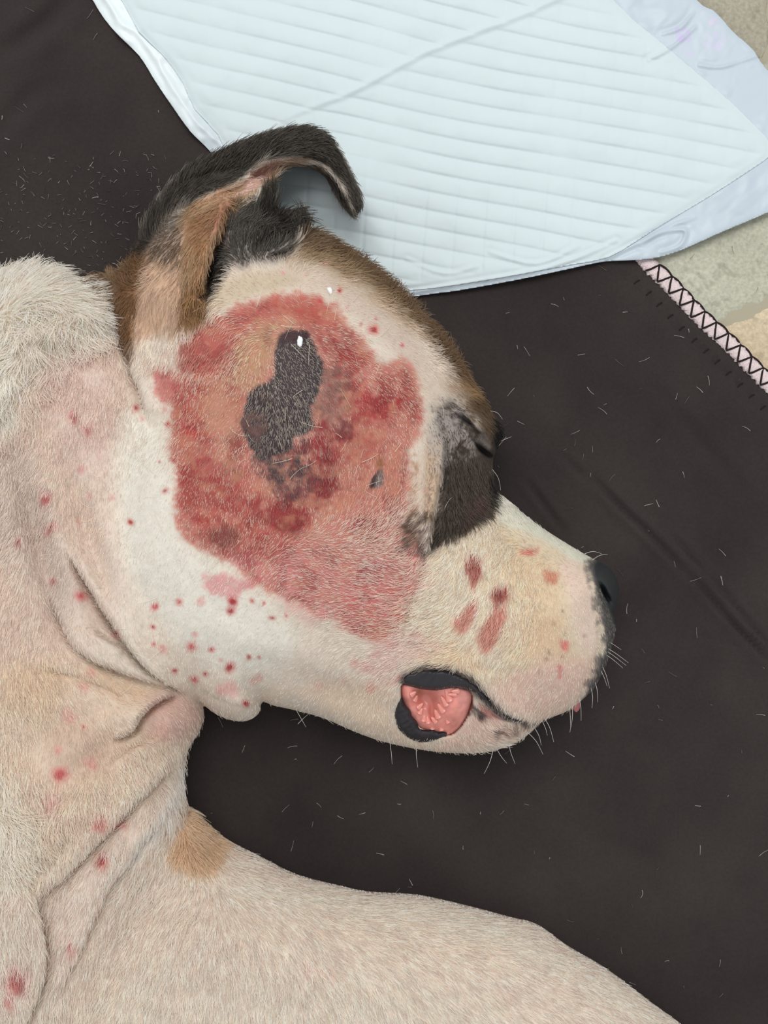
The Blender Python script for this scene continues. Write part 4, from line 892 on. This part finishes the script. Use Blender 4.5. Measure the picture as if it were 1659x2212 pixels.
# stray longer pale hairs lying over the skin
def stray(name, N, parent, box, zfun, Lr, wid, col, label, lo=.8, off=None):
    off = OFF if off is None else off
    xs = rng.uniform(box[0], box[2], N); ys = rng.uniform(box[1], box[3], N)
    a0 = rng.uniform(0, 2*np.pi, N); L = rng.uniform(*Lr, N); bend = rng.normal(0, .55, N)
    seg = 6; pts = np.zeros((N, seg, 3)); x_, y_ = xs.copy(), ys.copy()
    for k in range(seg):
        zz = zfun(x_, y_)
        pts[:, k] = P(x_, y_, zz)+off
        aa = a0+bend*k/seg
        x_ = x_+np.cos(aa)*L/seg; y_ = y_+np.sin(aa)*L/seg
    r = np.linspace(1, .5, seg)[None, :]*rng.uniform(.6, 1.1, N)[:, None]*wid*K
    cc_ = lin(col)*rng.uniform(lo, 1.1, N)[:, None]
    return curves_obj(name, pts, r, np.clip(cc_, 0, .95), M_fur, parent, label)
zsurf = lambda x, y: G.samp(z, x, y)+5
stray('stray_hair', 95, dog, (330, 640, 960, 1420), zsurf, (12, 62), .46, (250, 238, 222), 'loose pale hairs lying on the shaved skin')
stray('stray_hair', 60, dog, (20, 760, 330, 1500), zsurf, (14, 50), .55, (250, 240, 225), 'loose pale hairs lying on the neck')
# eyelashes / brow bristles
def bristles(lst, col, r0):
    for (x0, y0, x1, y1, bx_, by_) in lst:
        x1, y1, bx_, by_ = x0+(x1-x0)*1.3, y0+(y1-y0)*1.3, bx_*.8, by_*.8
        x0, y0 = x0-(x1-x0)*.15, y0-(y1-y0)*.15
        z0 = float(G.samp(z, np.array([x0]), np.array([y0]))[0]); z0 = min(max(z0, 120), 190)
        a_ = P(np.float64(x0), np.float64(y0), z0)+OFF; b_ = P(np.float64(x1), np.float64(y1), z0-4)+OFF; m_ = P(np.float64((x0+x1)/2+bx_), np.float64((y0+y1)/2+by_), z0+2)+OFF
        pp = catmull([a_, m_, b_], False, 4)
        Vv, Ff = tube_mesh(pp, np.linspace(1, .35, len(pp))*r0*K, 5)
        mesh_obj('whisker', Vv, Ff, col, dog)
M_blackhair = material('dark_hair', lin((30, 27, 27)), .5)
bristles([(1308, 1398, 1346, 1424, 0, -2), (1306, 1404, 1342, 1430, 0, -2), (1304, 1412, 1336, 1436, 0, -3), (1300, 1440, 1313, 1476, 2, -4), (1296, 1446, 1308, 1474, 2, 0), (1300, 1380, 1332, 1398, 0, -3), (1286, 1478, 1290, 1508, 3, 0), (1276, 1488, 1278, 1520, 4, 0), (1250, 1505, 1254, 1545, 3, 0),
          (1230, 1528, 1232, 1562, 1, 0), (1236, 1530, 1232, 1570, 3, 0), (1178, 1556, 1192, 1592, 3, -3), (1172, 1560, 1180, 1582, 2, 0), (1142, 1586, 1166, 1620, 4, -4), (1156, 1576, 1166, 1602, 4, 0), (1100, 1606, 1110, 1640, -3, 0), (1064, 1622, 1050, 1660, 3, 2), (1075, 1620, 1090, 1642, -1, 2),
          (900, 1616, 902, 1648, -2, 0), (842, 1604, 846, 1640, 1, 0), (640, 1534, 656, 1562, 0, 0), (648, 1560, 672, 1540, 0, -3), (700, 1545, 716, 1560, 0, 3), (1284, 1208, 1306, 1200, 0, -5), (1268, 1196, 1292, 1196, 0, -6),
          (1076, 955, 1098, 946, 0, 0), (1078, 962, 1090, 948, 0, 0), (1062, 890, 1080, 902, 3, -6), (1066, 1020, 1078, 1050, 5, -4)], M_hairw, .55)
bristles([(1080, 905, 1092, 886, 0, 0), (1082, 912, 1102, 900, 0, -3), (1084, 925, 1106, 910, 0, -2), (1076, 895, 1084, 872, 2, 0), (1084, 940, 1100, 925, 0, 0), (1080, 975, 1084, 995, 3, 0)], M_blackhair, .7)

# ------------------------------------------------------------------ DOG: lips, mouth lining
def local_piece(name, poly, mat, height, edge_drop, relief=None, colfn=None, st=2.0, base_at=None, extra=0.0, label=None, thick=26, Wd=14):
    poly = catmull(poly, True, 4)
    g = Grid(poly[:, 0].min()-8, poly[:, 0].max()+8, poly[:, 1].min()-8, poly[:, 1].max()+8, st)
    d = sdf_pts(poly, g.X, g.Y)
    b = G.samp(z0_mouth, g.X, g.Y)+extra
    zt = b+edge_drop+(height-edge_drop)*prof(d/Wd)
    if relief is not None: zt = zt+relief(g.X, g.Y, d)
    col = colfn(g.X, g.Y, d) if colfn else None
    o = slab(name, g, d, zt, zt-thick*prof(d/10), mat, dog, col, pos=dogP)
    if label: o['label'] = label
    return o, g, zt
z0_mouth = z+62*sstep(-4, 22, dM); z0_mouth = blur(z0_mouth, 4, 2)
def wr(X_, Y_, d): return 3.4*vnoise(X_*1.0+Y_*.6, Y_*.25, 9, 401, 2)+2.4*vnoise(X_, Y_, 20, 402, 2)
def wr2(X_, Y_, d):
    th = np.arctan2(Y_-1525, X_-945); return 3.6*vnoise(th*150, d*.5, 12, 403, 2)+1.0*vnoise(X_, Y_, 12, 404, 2)
def pinkcol(X_, Y_, d):
    v = vnoise(X_, Y_, 14, 410, 3)[..., None]; c = lin((226, 144, 134))*(1+.16*v)
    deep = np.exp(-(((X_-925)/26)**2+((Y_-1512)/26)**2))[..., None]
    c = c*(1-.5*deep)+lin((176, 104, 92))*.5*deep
    y_ = np.exp(-(((X_-906)/10)**2+((Y_-1494)/10)**2))[..., None]; c = c*(1-.7*y_)+lin((120, 84, 50))*.7*y_
    pale = sstep(975, 1010, X_)[..., None]; return c*(1-.4*pale)+lin((218, 158, 150))*.4*pale
def gumrel(X_, Y_, d):
    g_ = lambda cx_, cy_, rx, ry, h: h*np.exp(-(((X_-cx_)/rx)**2+((Y_-cy_)/ry)**2))
    return (-34*np.exp(-(((X_-920)/24)**2+((Y_-1506)/24)**2))-16*np.exp(-(((X_-934)/7)**2+((Y_-1535)/22)**2))+g_(978, 1535, 22, 34, 14)+g_(884, 1505, 10, 20, 10)+g_(930, 1562, 26, 12, 8)
            + 2.0*vnoise(X_, Y_, 13, 411, 2))
gum, gg, gz = local_piece('mouth_lining', [(866, 1478), (900, 1474), (950, 1474), (1000, 1482), (1018, 1494), (1020, 1512), (1012, 1545), (996, 1572), (974, 1590), (950, 1592), (912, 1580), (884, 1552), (868, 1515)], M_gum, 2, -26, gumrel, pinkcol, extra=-8, label='pink wet mouth lining', Wd=16)
# papillae: fleshy cones along the lip lining
def papilla(x, y, L, ang, r):
    zz = float(gg.samp(gz, np.array([float(x)]), np.array([float(y)]))[0])
    Vv = []; Ff = []; n_ = 10; rings = [(0, 1.35), (.3, 1.15), (.6, .85), (.85, .55), (1.0, .2)]
    dx, dy = math.cos(math.radians(ang)), math.sin(math.radians(ang))
    for t, rr in rings:
        cx_ = x+dx*L*t; cy_ = y+dy*L*t; cz = zz-r*.2+L*.30*t
        c0 = P(np.float64(cx_), np.float64(cy_), cz)+OFF
        side = np.array([-dy, -dx, 0])*-1; side = np.array([dy, dx, 0.0]); upv = np.array([-dx*.33, dy*.33, .94])
        side = np.array([-dy, -dx, 0.0]); 
        for q in range(n_):
            th = 2*math.pi*q/n_; Vv.append(c0+K*r*rr*(math.cos(th)*side+math.sin(th)*upv))
    for k in range(len(rings)-1):
        for q in range(n_):
            q2 = (q+1) % n_; Ff.append((k*n_+q, k*n_+q2, (k+1)*n_+q2, (k+1)*n_+q))
    Ff.append(tuple(range(n_))); Ff.append(tuple(range((len(rings)-1)*n_, len(rings)*n_))[::-1])
    c = np.tile(lin((226, 146, 134)), (len(Vv), 1)); c[-n_:] = lin((234, 168, 150))
    mesh_obj('papilla', Vv, Ff, M_gum, gum, c)
for a in [(972, 1512, 26, -112, 6), (965, 1522, 22, -125, 5), (958, 1535, 20, -130, 6), (948, 1548, 18, -120, 6), (942, 1558, 14, -140, 5), (925, 1560, 14, -100, 5), (915, 1556, 14, -80, 5), (990, 1492, 16, 175, 5), (895, 1512, 12, -60, 5), (903, 1528, 14, -40, 5), (906, 1540, 13, -60, 5), (968, 1560, 9, -120, 4), (954, 1576, 9, -100, 4), (934, 1574, 9, -90, 4), (985, 1500, 18, 180, 4), (888, 1500, 12, -30, 5)]:
    papilla(*a)
lip_u, _, _ = local_piece('upper_lip', [(868, 1476), (872, 1460), (890, 1450), (925, 1444), (965, 1447), (1005, 1462), (1035, 1484), (1058, 1510), (1082, 1534), (1118, 1552), (1160, 1560), (1120, 1562), (1080, 1550), (1045, 1522), (1018, 1496), (985, 1488), (945, 1492), (905, 1488), (880, 1482)], M_lip, 14, -18, wr, extra=-3, label='black wrinkled upper lip', Wd=13)
lip_l, _, _ = local_piece('lower_lip', [(866, 1504), (854, 1522), (849, 1545), (853, 1566), (866, 1586), (886, 1602), (912, 1610), (936, 1606), (956, 1596), (968, 1584), (962, 1579), (948, 1580), (934, 1574), (920, 1576), (906, 1570), (902, 1558), (892, 1548), (888, 1535), (876, 1522), (870, 1508)], M_lip, 16, -20, wr2, extra=-3, label='black curled lower lip', Wd=15)
# tongue tip at the front of the mouth
tg, _, _ = local_piece('tongue_tip', [(1236, 1524), (1250, 1514), (1254, 1524), (1250, 1535), (1243, 1538)], M_gum, 0, -8, None, lambda a, b, c: np.broadcast_to(lin((214, 140, 140)), a.shape+(3,)), label='pink tongue tip')

# ------------------------------------------------------------------ loose things
def flake(x, y, s, lab, parent_z, rot):
    g = Grid(x-s*1.6, x+s*1.6, y-s*1.9, y+s*1.9, 1.0)
    u = (g.X-x)*math.cos(rot)+(g.Y-y)*math.sin(rot); v = -(g.X-x)*math.sin(rot)+(g.Y-y)*math.cos(rot)
    r = np.hypot(u/.55, v)
    d = (s-r)*.6+1.2*vnoise(g.X, g.Y, 5, 501, 2)
    zt = parent_z+2+5*prof(d/4)
    return tag(slab('lint_flake', g, d, zt, np.full(d.shape, parent_z-1.0), M_wax), lab, 'lint')
zz = lambda x, y: float(G.samp(z, np.array([float(x)]), np.array([float(y)]))[0])
flake(648, 738, 12, 'white flake stuck to the black crust at the top of the cheek sore', zz(648, 738), .1)
flake(712, 627, 9, 'small white flake on the pale skin above the cheek sore', zz(712, 627), -.5)
zbl = lambda x, y: np.maximum(gb.samp(zb_t, x, y), 8)+1.6
lh = stray('shed_hair', 420, None, (-40, -40, 1700, 2260), zbl, (4, 32), .95, (190, 182, 175), 'short white shed dog hairs scattered over the dark brown blanket', lo=.2, off=np.zeros(3))
tag(lh, cat='hair')
lh2 = stray('lint_cluster', 260, None, (0, 330, 360, 580), zbl, (3, 15), .9, (165, 158, 150), 'pale shed hair and lint gathered on the blanket left of the ear', lo=.2, off=np.zeros(3))
tag(lh2, cat='lint')
